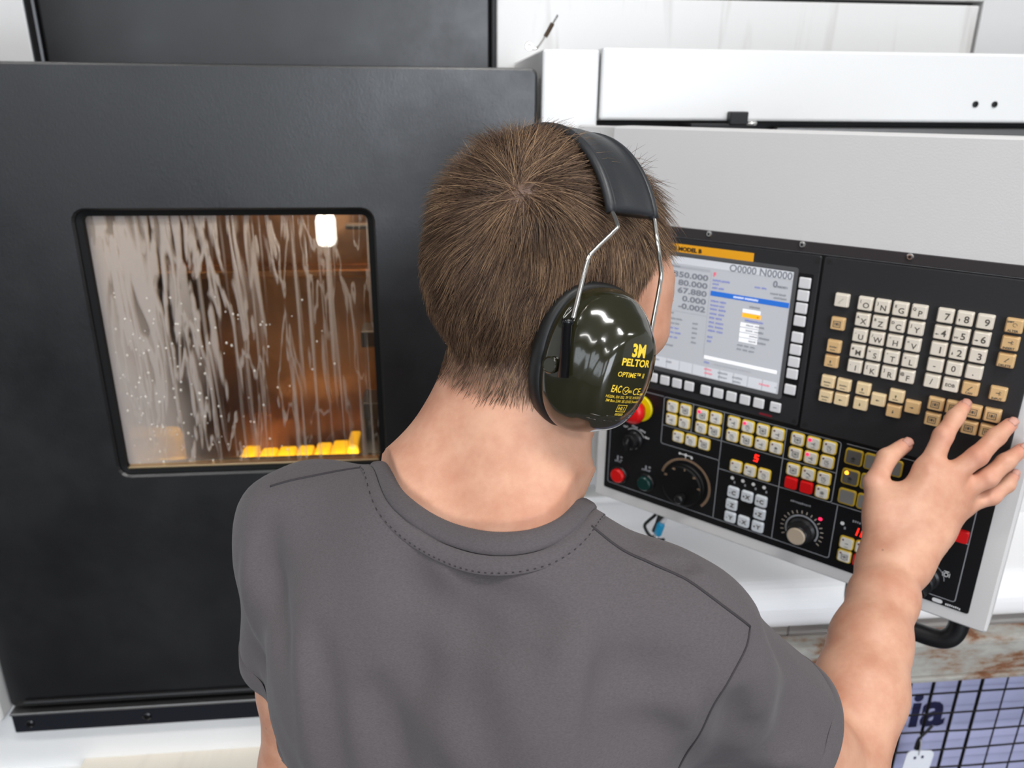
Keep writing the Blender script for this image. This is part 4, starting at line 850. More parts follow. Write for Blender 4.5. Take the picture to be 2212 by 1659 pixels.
for p_, w_, a_ in FOLDS:
    L_ = on_cloth(p_)
    if len(L_) < 3: continue
    L_ = [L_[0]]+[L_[i]*.5+(L_[i-1]+L_[i+1])*.25 for i in range(1, len(L_)-1)]+[L_[-1]]; n_ = len(L_)-1; A_ = np.array(L_)
    q_ = F.sl(A_.min(0), A_.max(0), w_*2.6); X, Y, Z = F.pts(q_); best = np.full(F.f[q_].shape, 9., np.float32); par = np.zeros(best.shape, np.float32)
    for j_ in range(n_):
        a0, dd = L_[j_], L_[j_+1]-L_[j_]; t_ = np.clip(((X-a0[0])*dd[0]+(Y-a0[1])*dd[1]+(Z-a0[2])*dd[2])/max(dd @ dd, 1e-9), 0, 1)
        D2 = (X-a0[0]-t_*dd[0])**2+(Y-a0[1]-t_*dd[1])**2+(Z-a0[2]-t_*dd[2])**2; m_ = D2 < best; best = np.where(m_, D2, best); par = np.where(m_, (j_+t_)/n_, par)
    F.f[q_] -= (a_*2.0*np.exp(-best/(w_*1.1)**2)*np.sin(np.pi*np.clip(par, 0, 1))).astype(np.float32)
for S, E_, sgn in ((SR, ERt, 1), (SL, EL, -1)):
    ax_ = (E_-S)/np.linalg.norm(E_-S); tc_ = CAM-S; tc_ -= ax_*(tc_ @ ax_); tc_ /= np.linalg.norm(tc_); sd_ = np.cross(ax_, tc_)
    for k, (u0, v0, u1, v1, am) in enumerate(((.0, .6, .8, .1, .005), (.05, -.5, .75, -.75, .005), (.2, .1, .85, .75, -.004), (.1, -.95, .7, -.3, -.005))):
        P_ = [S+(E_-S)*(.75*(u0+(u1-u0)*q))+(tc_*cos(v0+(v1-v0)*q)+sd_*sin(v0+(v1-v0)*q))*.063 for q in (0, .5, 1)]; F.ridge(P_, .017, am)
X, Y, Z = F.pts((slice(None),)*3)
F.f += (.0016*np.sin(X*62+Z*35+3*np.sin(Y*21))*np.sin(Z*44-Y*30+2*np.sin(X*17))).astype(np.float32)
SHF = F
Vs, Qs = F.mesh(); Vs = relax(Vs, Qs, 1)
# neckline, sleeve ends and hem
CC = tl(-.014, .026, 1.5)
def to_ab(P): return np.array([(P-CC) @ ER, (P-CC) @ EF])
rp = []
for x, y, z in ((816, 962, 1.528), (832, 1005, 1.516), (855, 1052, 1.51), (895, 1092, 1.50), (945, 1124, 1.498), (1000, 1146, 1.494), (1060, 1158, 1.49), (1120, 1158, 1.49), (1175, 1145, 1.49), (1220, 1120, 1.494), (1246, 1090, 1.50)):
    d_ = at(x, y, 1)-CAM; h_ = draft.ray_cast(Vector(tuple(CAM)), Vector(tuple(d_)).normalized())
    P = np.array(h_[0]) if h_[0] is not None and h_[0].z > 1.44 else CAM+d_*((z-CAMH)/d_[2])
    rp.append(to_ab(P))
Lp, Rp = rp[0], rp[-1]; mid_ = (Lp+Rp)/2; hw_ = (Rp-Lp)/2; nf = np.array([-hw_[1], hw_[0]])/np.linalg.norm(hw_)
fr = [mid_+hw_*cos(radians(t)) + nf*.088*sin(radians(t)) for t in (18, 40, 65, 90, 115, 140, 162)]
cl_ = rp+fr; cl_ = cl_[-3:]+cl_+cl_[:3]; sp_ = smooth_path([(p[0], p[1], 0) for p in cl_], 16); RP = np.array([[p.x, p.y] for p in sp_[3*16:-3*16+16-16-0]])[:len(rp+fr)*16]
for _ in range(40): RP = RP*.5+(np.roll(RP, 1, 0)+np.roll(RP, -1, 0))*.25
tn = np.roll(RP, -1, 0)-np.roll(RP, 1, 0); RN = np.stack([tn[:, 1], -tn[:, 0]], 1); RN /= np.linalg.norm(RN, axis=1, keepdims=True); NR = len(RP)
if ((RP-RP.mean(0))*RN).sum(1).mean() < 0: RN = -RN
def ring_sd(a, b):
    """signed distance to the neckline in the torso's plan, negative inside"""
    P = np.stack([a, b], 1); out = np.full(len(P), 1.); nr = (np.abs(P-RP.mean(0)) < .16).all(1); Q_ = P[nr]
    best = np.full(len(Q_), 9.); ins = np.zeros(len(Q_), bool)
    for i in range(0, NR, 2):
        p0_, p1_ = RP[i], RP[(i+2) % NR]; e_ = p1_-p0_; w_ = Q_-p0_; t_ = np.clip((w_ @ e_)/(e_ @ e_), 0, 1); best = np.minimum(best, ((w_-t_[:, None]*e_)**2).sum(1))
        c_ = (p0_[1] > Q_[:, 1]) != (p1_[1] > Q_[:, 1]); ins ^= c_ & (Q_[:, 0] < (p1_[0]-p0_[0])*(Q_[:, 1]-p0_[1])/((p1_[1]-p0_[1]) if abs(p1_[1]-p0_[1]) > 1e-9 else 1e-9)+p0_[0])
    out[nr] = np.sqrt(best)*np.where(ins, -1, 1); return out
la = (Vs-CC) @ ER; lb = (Vs-CC) @ EF
inneck = (ring_sd(la, lb) < .002) & (Vs[:, 2] > 1.38)
axR = (ERt-SR)/np.linalg.norm(ERt-SR); axL = (EL-SL)/np.linalg.norm(EL-SL)
endR = ((Vs-hemR) @ axR > 0) & (np.linalg.norm(Vs-hemR, axis=1) < .14) & ((Vs-tl(0, 0, 1.3)) @ ER > .17)
endL = ((Vs-hemL) @ axL > 0) & (np.linalg.norm(Vs-hemL, axis=1) < .14) & ((Vs-tl(0, 0, 1.3)) @ ER < -.17)

# ---- head and neck
F = Field((-.10, .40, 1.40), (.25, .78, 1.82), .0024)
def he(c, r, k=.015, sub=False): F.ell(hl(*c), r, k, HR_, sub)
he((0, -.008, .022), (.0745, .095, .084)); he((0, -.036, -.006), (.057, .044, .048), .03); he((0, .038, -.030), (.065, .061, .074), .03)
he((0, .046, -.078), (.050, .046, .042), .03); he((0, .086, -.106), (.022, .018, .017), .02)
for s_ in (-1, 1):
    he((s_*.051, .060, -.026), (.022, .027, .020), .02); he((s_*.05, -.0, -.07), (.02, .035, .035), .03)
    he((s_*.050, .054, .010), (.019, .032, .034), .02); he((s_*.033, .113, -.004), (.016, .018, .010), .012, True); he((s_*.077, -.012, -.035), (.007, .018, .030), .008)
he((0, .083, .014), (.048, .014, .011), .015)
F.cone(hl(0, .088, .002), hl(0, .110, -.042), .009, .012, .012); he((0, .098, -.046), (.017, .013, .008), .01)
he((0, .097, -.070), (.023, .010, .0055), .004); he((0, .096, -.0805), (.020, .010, .006), .004); he((0, .104, -.0752), (.026, .006, .0016), .003, True)
F.cone(hl(0, -.012, -.06), NB, .047, .053, .03)
F.cone(hl(-.019, -.026, -.065), tl(-.034, -.024, 1.455), .027, .045, .03); F.cone(hl(.019, -.026, -.065), tl(.034, -.024, 1.455), .027, .045, .03)
for s_, S in ((-1, SL), (1, SR)):
    F.cone(tl(s_*.046, -.006, 1.466), S, .050, .050, .045)
F.ell(tl(-.004, -.024, 1.425), (.10, .046, .060), .04, RT_)
for s_ in (-1, 1): F.cone(hl(s_*.020, -.022, -.105), tl(s_*.085, -.010, 1.462), .020, .044, .05)
Vh, Qh = F.mesh(); Vh = relax(Vh, Qh, 2); HEADF = F
# ---- right arm and hand
F = Field((.10, .36, 1.12), (.70, .84, 1.52), .0022)
F.cone(SR, SR*.45+ERt*.55, .050, .046, .02); F.cone(SR*.45+ERt*.55, ERt, .046, .041, .02)
f1 = at(1858, 1490, .76); f2 = at(1880, 1385, .79); f3 = at(1908, 1290, .822)
F.cone(ERt, f1, .0400, .0425, .015); F.cone(f1, f2, .0425, .0380, .012); F.cone(f2, f3, .0380, .0315, .012); F.cone(f3, WR, .0315, .0280, .012)
wdir = (WR-f3)/np.linalg.norm(WR-f3)
hx = at(1990, 1200, .83)-at(1880, 1230, .845); hx /= np.linalg.norm(hx)      # across the wrist
F.cone(WR-hx*.0105, WR+hx*.0095, .0262, .0262, .012); F.cone(f3-hx*.003, f3+hx*.003, .030, .030, .012)
def zp(x, y, t): return at(1800+.2411*x, 840+.2411*y, t)
HAND = dict(
 thumb=[zp(430, 1060, .868), zp(378, 840, .880), zp(480, 620, .895), zp(640, 505, .905)],
 index=[zp(850, 735, .872), zp(985, 420, .874), zp(1095, 255, .884), zp(1172, 155, .894)],
 middle=[zp(1020, 800, .868), zp(1290, 605, .858), zp(1460, 430, .862), zp(1585, 320, .868)],
 ring=[zp(1110, 930, .873), zp(1385, 800, .862), zp(1545, 655, .864), zp(1690, 545, .870)],
 pinky=[zp(1140, 1050, .882), zp(1420, 965, .876), zp(1555, 860, .878), zp(1618, 775, .884)])
HRAD = dict(thumb=[.0155, .0118, .0108, .0086], index=[.0125, .0104, .0092, .0076], middle=[.0125, .0108, .0096, .0078], ring=[.0118, .0102, .0092, .0075], pinky=[.0105, .0090, .0080, .0064])
for nme, J in HAND.items():
    R_ = HRAD[nme]; base = WR+hx*dict(thumb=-.014, index=-.009, middle=-.002, ring=.007, pinky=.014)[nme]
    F.cone(base, J[0], .0175 if nme != 'thumb' else .018, R_[0]*1.18 if nme != 'thumb' else R_[0]*1.15, .022)
mid = (HAND['index'][0]+HAND['pinky'][0])/2; F.ell((mid+WR)/2, (.030, .030, .016), .02, None)
F.cone(HAND['thumb'][0]*.8+WR*.2, HAND['index'][0]*.75+WR*.25, .015, .014, .02); F.cone(HAND['index'][0], HAND['pinky'][0], .0118, .0102, .012)
F.cone(HAND['thumb'][1], HAND['index'][0]*.6+WR*.4, .009, .012, .016)
for nme, J in HAND.items():
    R_ = HRAD[nme]
    for i in range(3): F.cone(J[i], J[i+1], R_[i], R_[i+1], .005 if i else .007)
    for i in (1, 2):
        pass
for nme in ('index', 'middle', 'ring', 'pinky'):      # extensor tendons and knuckles on the back of the hand
    J0 = HAND[nme][0]; b0 = WR+hx*dict(index=-.006, middle=-.001, ring=.005, pinky=.010)[nme]; tc_ = CAM-J0; tc_ /= np.linalg.norm(tc_)
    F.ridge([b0*.35+J0*.65+tc_*.017, J0+tc_*.0135], .0055, .0016 if nme != 'pinky' else .0008); F.ridge([b0*.75+J0*.25+tc_*.020, b0*.35+J0*.65+tc_*.017], .005, .0010)
    F.ridge([J0+tc_*.011-hx*.003, J0+tc_*.011+hx*.003], .008, .0012)
    pj = HAND[nme][1]; F.ridge([pj+tc_*.010-hx*.004, pj+tc_*.010+hx*.004], .0045, .0009)
F.ridge([WR+hx*.024, f3+hx*.030], .012, -.0015)
Va, Qa = F.mesh(); Va = relax(Va, Qa, 2)
# ---- trunk and left arm (under the shirt)
F = Field((-.36, .20, .88), (.36, .86, 1.50), .006)
F.ell(tl(0, 0, 1.31), (.160, .098, .15), .05, RT_); F.ell(tl(0, 0, 1.06), (.140, .095, .24), .05, RT_)
for s_, S in ((-1, SL), (1, SR)): F.cone(tl(s_*.05, 0, 1.44), S, .045, .044, .05)
F.cone(SL, SL*.4+EL*.6, .048, .042, .02); F.cone(SL*.4+EL*.6, EL, .042, .040, .02); F.cone(EL, WL, .040, .028, .02)
Vt, Qt = F.mesh(); Vt = relax(Vt, Qt, 2)
def tuck(V, d0=.005):
    """keep the body under the cloth outside the neckline and before the sleeve ends"""
    g = SHF; f = g.f; V = V.copy()
    for _ in range(3):
        u = (V-g.lo)/g.h; i = np.floor(u).astype(int); ok = ((i >= 1) & (i < np.array(f.shape)-2)).all(1)
        la_, lb_ = (V-CC) @ ER, (V-CC) @ EF
        rs_ = ring_sd(la_, lb_); ok &= ~((rs_ < -.001) & (V[:, 2] > 1.38)); ok &= ~(((V-hemR) @ axR > -.004) & ((V-tl(0, 0, 1.3)) @ ER > .17)); ok &= ~(((V-hemL) @ axL > -.004) & ((V-tl(0, 0, 1.3)) @ ER < -.17)); ok &= V[:, 2] < 1.56
        ix = np.nonzero(ok)[0]; ii = i[ix]; w_ = u[ix]-ii
        def smp(a):
            c = 0
            for dx in (0, 1):
                for dy in (0, 1):
                    for dz in (0, 1): c = c+a(ii[:, 0]+dx, ii[:, 1]+dy, ii[:, 2]+dz)*np.abs(1-dx-w_[:, 0])*np.abs(1-dy-w_[:, 1])*np.abs(1-dz-w_[:, 2])
            return c
        val = smp(lambda a, b, c: f[a, b, c]); gr = np.stack([smp(lambda a, b, c: (f[a+1, b, c]-f[a-1, b, c])/(2*g.h)), smp(lambda a, b, c: (f[a, b+1, c]-f[a, b-1, c])/(2*g.h)), smp(lambda a, b, c: (f[a, b, c+1]-f[a, b, c-1])/(2*g.h))], 1)
        gr /= np.linalg.norm(gr, axis=1, keepdims=True)+1e-6; en = rs_[ix]; mv = np.clip(val+d0, 0, .03)*np.clip((.026-val)/.012, 0, 1)*np.where(V[ix, 2] > 1.40, np.clip((en+.001)/.007, 0, 1), 1); V[ix] -= gr*mv[:, None]
    return V
Vh, Va, Vt = tuck(Vh), tuck(Va), tuck(Vt)
Vb = np.concatenate([Vh, Va, Vt]); Qb = np.concatenate([Qh, Qa+len(Vh), Qt+len(Vh)+len(Va)])

def skin_mat():
    m = bpy.data.materials.new('skin'); m.use_nodes = True; N, L = nodes(m); b = N['Principled BSDF']
    tc = N.new('ShaderNodeTexCoord'); n = N.new('ShaderNodeTexNoise'); n.inputs['Scale'].default_value = 26; n.inputs['Detail'].default_value = 6; n.inputs['Roughness'].default_value = .6; L.new(tc.outputs['Object'], n.inputs['Vector'])
    r = N.new('ShaderNodeValToRGB'); r.color_ramp.elements[0].position = .33; r.color_ramp.elements[0].color = (.58, .275, .175, 1); r.color_ramp.elements[1].position = .66; r.color_ramp.elements[1].color = (.72, .405, .275, 1); L.new(n.outputs['Fac'], r.inputs[0])
    v = N.new('ShaderNodeTexVoronoi'); v.inputs['Scale'].default_value = 22; L.new(tc.outputs['Object'], v.inputs['Vector'])
    sp = N.new('ShaderNodeMapRange'); sp.inputs[1].default_value = .016; sp.inputs[2].default_value = .034; sp.inputs[3].default_value = .55; sp.inputs[4].default_value = 0; L.new(v.outputs['Distance'], sp.inputs[0])
    mx = N.new('ShaderNodeMix'); mx.data_type = 'RGBA'; mx.inputs[7].default_value = (.22, .09, .06, 1); L.new(sp.outputs[0], mx.inputs[0]); L.new(r.outputs[0], mx.inputs[6])
    at_ = N.new('ShaderNodeAttribute'); at_.attribute_name = 'scalp'; mx2 = N.new('ShaderNodeMix'); mx2.data_type = 'RGBA'; mx2.inputs[7].default_value = (.060, .034, .021, 1); L.new(at_.outputs['Fac'], mx2.inputs[0]); L.new(mx.outputs[2], mx2.inputs[6])
    at2 = N.new('ShaderNodeAttribute'); at2.attribute_name = 'flush'; mx3 = N.new('ShaderNodeMix'); mx3.data_type = 'RGBA'; mx3.inputs[7].default_value = (.66, .27, .20, 1); L.new(at2.outputs['Fac'], mx3.inputs[0]); L.new(mx2.outputs[2], mx3.inputs[6])
    L.new(mx3.outputs[2], b.inputs['Base Color'])
    n2 = N.new('ShaderNodeTexNoise'); n2.inputs['Scale'].default_value = 700; n2.inputs['Detail'].default_value = 2; L.new(tc.outputs['Object'], n2.inputs['Vector'])
    bp = N.new('ShaderNodeBump'); bp.inputs['Strength'].default_value = .12; bp.inputs['Distance'].default_value = .0006; L.new(n2.outputs['Fac'], bp.inputs['Height']); L.new(bp.outputs[0], b.inputs['Normal'])
    b.inputs['Roughness'].default_value = .48; b.inputs['Specular IOR Level'].default_value = .4
    b.inputs['Subsurface Weight'].default_value = .18; b.inputs['Subsurface Radius'].default_value = (.010, .0035, .0018); b.inputs['Subsurface Scale'].default_value = .5
    return m
SKIN = skin_mat()
PE = np_mesh('person', Vb, Qb); PE.materials.append(SKIN)
PO = link('person', PE); tag(PO, 'person in a dark grey t-shirt and ear defenders reaching to a control keypad', 'person')
# hair mask in head coordinates
Hl = (Vb-HC) @ HR_
def hair_mask(P):
    x, y, z = P[:, 0], P[:, 1], P[:, 2]
    zmin = np.interp(y, [-.12, -.07, -.045, -.025, 0, .012, .022, .034, .046, .058, .072, .09], [-.086, -.085, -.080, -.064, -.03, -.026, -.018, .010, .034, .048, .060, .068])
    zmin = zmin+.007*np.clip(1-np.abs(x)/.03, 0, 1)*0
    ok = (np.linalg.norm(P, axis=1) < .15)
    return np.clip((z-zmin)/np.where(y < -.02, .026, np.where(y < .06, .030, .012)), 0, 1)*ok
msk = hair_mask(Hl); a_ = PE.attributes.new('scalp', 'FLOAT', 'POINT'); a_.data.foreach_set('value', (np.sqrt(msk)*.90).astype(np.float32))
fl = np.zeros(len(Vb))
for nme, J in HAND.items():
    for p, wgt in ((J[1], .5), (J[3], .75), (J[0], .3)): fl = np.maximum(fl, wgt*np.exp(-((Vb-p)**2).sum(1)/.013**2))
a_ = PE.attributes.new('flush', 'FLOAT', 'POINT'); a_.data.foreach_set('value', fl.astype(np.float32))
# fingernails
NAIL = mat('fingernail', (.60, .31, .24), .38, spec=.4)
for nme, J in HAND.items():
    d = J[3]-J[2]; d /= np.linalg.norm(d); tocam = CAM-J[3]; tocam /= np.linalg.norm(tocam)
    if nme == 'thumb': tocam = tocam-.2*hx
    nrm = tocam-d*(tocam @ d); nrm /= np.linalg.norm(nrm); sd = np.cross(nrm, d); rr_ = HRAD[nme][3]
    V, Fc = [], []
    for i in range(7):
        for j in range(7):
            u, v = -1+2*i/6, -1+2*j/6; ww = rr_*.66*sqrt(max(0, 1-(max(v, 0))**4*.55-(max(-v, 0))**4*.3))
            off = rr_*(1.045-.24*u*u)-.0012*(max(v, 0))**3
            V.append(tuple(J[3]+d*(rr_*.22+rr_*.66*v)+sd*ww*u+nrm*off))
    Fc = [(i*7+j, i*7+j+1, (i+1)*7+j+1, (i+1)*7+j) for i in range(6) for j in range(6)]
    o = link('fingernail', new_mesh('fingernail', V, Fc, True), NAIL, PO); md = o.modifiers.new('thickness', 'SOLIDIFY'); md.thickness = .0006; md.offset = 0
# eyes
hbvh = BVHTree.FromPolygons([tuple(v) for v in Vh], [tuple(int(i) for i in q) for q in Qh])
def onhead(p): return np.array(hbvh.find_nearest(Vector(tuple(p)))[0])
for s_ in (-1, 1):
    v, f = [], []
    n_ = 16; rings = [[tuple(hl(s_*.033, .0740, -.004)+HR_ @ (A3(cos(2*pi*k/n_)*sin(a), cos(a), sin(2*pi*k/n_)*sin(a))*.0125)) for k in range(n_)] for a in [pi*(i+.5)/10 for i in range(10)]]
    e_ = link('eye', new_mesh('eye', *loft(rings), True), mat('eye_white', (.8, .78, .74), .15), PO)
    rings = [[tuple(hl(s_*.033, .0740, -.004)+HR_ @ (A3(cos(2*pi*k/n_)*sin(a), cos(a), sin(2*pi*k/n_)*sin(a))*.0129)) for k in range(n_)] for a in (.46, .3, .15)]
    link('iris', new_mesh('iris', *loft(rings, False), True), mat('iris_brown', (.08, .05, .03), .1), e_)
    # eyebrow and lashes: short dark hairs
    ev, ef_ = [], []
    for k in range(90):
        t = random.random(); p = hl(s_*(.012+.042*t), .099-.020*t*t, .020+.006*sin(pi*t)*1.2+random.uniform(-.002, .003)); p = onhead(p); q = onhead(p+HR_ @ A3(s_*.006, 0, .0015))+HR_ @ A3(0, .0008, 0)
        g = tube([p, (p+q)/2+HR_ @ A3(0, .001, 0), q], .00022, 3); o_ = len(ev); ev += g[0]; ef_ += [tuple(i+o_ for i in z) for z in g[1]]
    for k in range(46):
        t = k/45; p = hl(s_*(.020+.028*t), .0925-.010*abs(t-.4), -.001+.004*sin(pi*t)); p = onhead(p); q = p+HR_ @ A3(s_*.003*(t-.3), .007, .002); g = tube([p, (p+q)/2-HR_ @ A3(0, 0, .001), q], .00022, 3); o_ = len(ev); ev += g[0]; ef_ += [tuple(i+o_ for i in z) for z in g[1]]
    o = link('eyebrow_and_lashes', new_mesh('eyebrow_and_lashes', ev, ef_), mat('dark_hair', (.05, .03, .02), .5), PO); o['kind'] = 'stuff'
# ---- hair strands
def head_flow(P):
    """combing direction in head coordinates"""
    x, y, z = P[:, 0], P[:, 1], P[:, 2]; W = A3(.042, -.072, .072); D = P-W; r = np.linalg.norm(D, axis=1, keepdims=True)+1e-4
    rad = D/r; up_ = A3(0, -.55, .83); sw = np.cross(np.tile(up_, (len(P), 1)), rad)
    d = rad+sw*(-.55)*np.exp(-r/.05)
    top = np.clip((z-.055)/.03, 0, 1)*np.clip((y+.05)/.05, 0, 1); side = np.clip((np.abs(x)-.035)/.03, 0, 1)*np.clip((.075-z)/.04, 0, 1); back = np.clip((-y-.02)/.04, 0, 1)*np.clip((.03-z)/.04, 0, 1)
    d = d*(1-top)[:, None]+top[:, None]*np.stack([x*2.0+.15, .9+0*y, .25+0*z], 1)
    d = d*(1-.75*side)[:, None]+(.75*side)[:, None]*np.stack([0*x, np.where(y > .045, .1, -.42), -1+0*z], 1)
    d = d*(1-.6*back)[:, None]+(.6*back)[:, None]*np.stack([-.28+0*x, 0*y, -1+0*z], 1)
    return d
def make_hair(N_, name):
    tri = np.concatenate([Qh[:, [0, 1, 2]], Qh[:, [0, 2, 3]]]); mh = msk[:len(Vh)]
    tri = tri[mh[tri].mean(1) > .15]; a, b, c = (Vh[tri[:, i]] for i in range(3)); nn = np.cross(b-a, c-a); ar = np.linalg.norm(nn, axis=1)
    pr = ar*np.clip(mh[tri].mean(1)+.25, 0, 1); pick = RNG.choice(len(tri), N_, p=pr/pr.sum())
    u = RNG.random((N_, 2)); fl_ = u.sum(1) > 1; u[fl_] = 1-u[fl_]
    root = a[pick]+(b-a)[pick]*u[:, :1]+(c-a)[pick]*u[:, 1:]; nrm = nn[pick]/ar[pick][:, None]
    Pl = (root-HC) @ HR_; nl = nrm @ HR_
    x, y, z = Pl.T
    d = head_flow(Pl)
    # clumps
    ph = lambda fx, fy, fz, o: np.sin(Pl[:, 0]*fx+Pl[:, 1]*fy+Pl[:, 2]*fz+o)
    cl = np.stack([ph(160, 90, 40, 0)+ph(-70, 210, 130, 1), ph(120, -80, 170, 2)+ph(60, 190, -150, 3), ph(200, 60, 90, 4)+ph(-110, 130, 170, 5)], 1)*.11
    d = d/np.linalg.norm(d, axis=1, keepdims=True); top = np.clip((z-.045)/.04, 0, 1); front = np.clip((y-.03)/.05, 0, 1)*np.clip((z-.03)/.03, 0, 1)
    d = d+cl*(1+1.1*top)[:, None]+RNG.normal(0, .12, d.shape)*(1+1.0*top)[:, None]
    d -= nl*(d*nl).sum(1, keepdims=True); d /= np.linalg.norm(d, axis=1, keepdims=True)
    wr_ = np.exp(-((Pl-A3(.042, -.072, .072))**2).sum(1)/.013**2); rv = RNG.normal(0, 1, d.shape); d = d*(1-.6*wr_)[:, None]+rv*(.6*wr_)[:, None]; d -= nl*(d*nl).sum(1, keepdims=True); d /= np.linalg.norm(d, axis=1, keepdims=True)
    nape = np.clip((-z-.030)/.045, 0, 1)
    Lh = (.020+.018*top+.012*front-.0125*nape)*RNG.uniform(.5, 1.2, N_)
    under = (y > -.043) & (y < .026) & (z > .045); Lh = np.where(under, Lh*.38, Lh)
    sb_ = np.clip((np.abs(x)-.045)/.02, 0, 1)*np.clip((y+.005)/.03, 0, 1)*np.clip((.06-z)/.03, 0, 1); Lh = Lh*(1-.5*sb_)
    lift = .24+.30*top+.40*front-.08*nape+RNG.normal(0, .07, N_)
    grav = A3(0, 0, -1) @ HR_
    K_ = 5; pts = []
    for k in range(K_):
        s = k/(K_-1); e = s*Lh
        p = Pl+nl*(e*lift*(1-.45*s))[:, None]+d*(e*(1-.35*lift+.25*s))[:, None]+grav*(e*s*.10)[:, None]-nl*.0008*(1-s)
        pts.append(HC+p @ HR_.T)
    pts = np.stack(pts, 1); rad = np.array([.00019, .00021, .00019, .00014, .00005])
    t = pts[:, -1]-pts[:, 0]; t /= np.linalg.norm(t, axis=1, keepdims=True); sd = np.cross(t, nrm); sd /= np.linalg.norm(sd, axis=1, keepdims=True)+1e-9; bn = np.cross(t, sd)
    V = np.zeros((N_, K_, 3, 3))
    for j in range(3):
        an = 2*pi*j/3; V[:, :, j] = pts+(sd*cos(an)+bn*sin(an))[:, None, :]*rad[None, :, None]
    base = (np.arange(N_)*K_*3)[:, None, None, None]; k_ = np.arange(K_-1)[None, :, None, None]*3; j = np.arange(3)[None, None, :, None]; j2 = (np.arange(3)+1)[None, None, :, None] % 3
    Q = np.concatenate([base+k_+j, base+k_+j2, base+k_+3+j2, base+k_+3+j], -1).reshape(-1, 4)
    me = np_mesh(name, V.reshape(-1, 3), Q)
    tone = np.clip(RNG.normal(.46, .24, N_)+.55*cl[:, 0]+.45*cl[:, 1], 0, 1); at_ = me.attributes.new('tone', 'FLOAT', 'POINT'); at_.data.foreach_set('value', np.repeat(tone, K_*3).astype(np.float32))
    return me
def hair_mat():
    m = bpy.data.materials.new('brown_hair'); m.use_nodes = True; N, L = nodes(m); b = N['Principled BSDF']
    a = N.new('ShaderNodeAttribute'); a.attribute_name = 'tone'; r = N.new('ShaderNodeValToRGB'); cr = r.color_ramp; cr.elements[0].color = (.040, .022, .013, 1); cr.elements[1].color = (.50, .32, .18, 1); e = cr.elements.new(.5); e.color = (.170, .100, .060, 1)
    L.new(a.outputs['Fac'], r.inputs[0]); L.new(r.outputs[0], b.inputs['Base Color']); b.inputs['Roughness'].default_value = .42; b.inputs['Specular IOR Level'].default_value = .45
    return m
hair = link('hair', make_hair(52000, 'hair'), hair_mat(), PO); hair['kind'] = 'stuff'; hair['label'] = 'short brown hair with a crown whorl'

# ---- ear defenders
EM = empty('ear_defenders', Matrix.Translation(Vector(hl(0, 0, -.05)))); tag(EM, 'olive green ear defenders with black padded headband worn by the person', 'ear defenders'); bpy.context.view_layer.update()
OLV = mat('gloss_olive_plastic', (.021, .020, .009), .14, spec=.6, coat=.6, bump=(900, .02, .0003)); CUSH = mat('black_cushion', (.010, .010, .010), .45, bump=(300, .1, .001)); LEATH = mat('dark_leatherette', (.028, .030, .033), .42, bump=(500, .25, .0006)); WIRE = mat('bright_steel_wire', (.78, .74, .68), .16, 1.)
CUPC = A3(.090, -.020, -.040)
def cup_frame(s_):
    """x forward, y up, z outward in world"""
    tiltf = radians(-4); zo = HR_ @ (A3(s_*cos(radians(7)), -sin(radians(7)), -.05)); zo /= np.linalg.norm(zo)
    yu = HR_ @ A3(0, sin(-tiltf), cos(tiltf)); yu -= zo*(yu @ zo); yu /= np.linalg.norm(yu); xf = np.cross(yu, zo)
    c = hl(CUPC[0], CUPC[1], CUPC[2]) if s_ > 0 else hl(-.083, .006, -.040); Mx = Matrix(((xf[0], yu[0], zo[0], c[0]), (xf[1], yu[1], zo[1], c[1]), (xf[2], yu[2], zo[2], c[2]), (0, 0, 0, 1))); return Mx
CW, CHh = .0400, .0525
def cup_out(th):
    e = 2.35; c, s = cos(th), sin(th); r = (abs(c)**e+abs(s)**e)**(-1/e)
    return CW*r*c*(1+.06*s), CHh*r*s
def cup_h(x, y):
    """height of the shell above the rim plane"""
    th = atan2(y/CHh, x/CW); ox, oy = cup_out(th); R0 = sqrt(ox*ox+oy*oy); q = min(1, sqrt(x*x+y*y)/R0)
    h = .030*(1-q**2.6)**.62
    # raised main dome set towards the front, with a shoulder around it
    dx, dy = (x-.0065)/.0305, (y+.004)/.0435; e = 2.3; g = (abs(dx)**e+abs(dy)**e)**(1/e)
    h += .0050*(1-1/(1+math.exp(-(g-.90)/.045)))
    dx, dy = (x-.004)/.0345, (y+.001)/.0475; g2 = (abs(dx)**e+abs(dy)**e)**(1/e); h += .0022*(1-1/(1+math.exp(-(g2-.93)/.03)))*(1 if True else 0)
    return h
def cup_mesh():
    nt, nr = 96, 34; V = []; Fc = []
    for i in range(nr+1):
        q = (i/nr); q = 1-(1-q)**1.5
        for k in range(nt):
            th = 2*pi*k/nt; ox, oy = cup_out(th); x, y = ox*q, oy*q; V.append((x, y, cup_h(x, y)))
    V0 = nt*(nr+1)
    for q, z in ((1.015, -.002), (1.0, -.008), (.93, -.010)):
        for k in range(nt): ox, oy = cup_out(2*pi*k/nt); V.append((ox*q, oy*q, z))
    for i in range(nr+3):
        for k in range(nt):
            a, b = i*nt+k, i*nt+(k+1) % nt
            if i == 0: Fc.append((a, b+nt, a+nt)) if False else Fc.append((a, a+nt, b+nt, b))
            else: Fc.append((a, a+nt, b+nt, b))
    return V, Fc
cv, cf = cup_mesh()
YTXT = mat('yellow_print', (.90, .62, .05), .45)
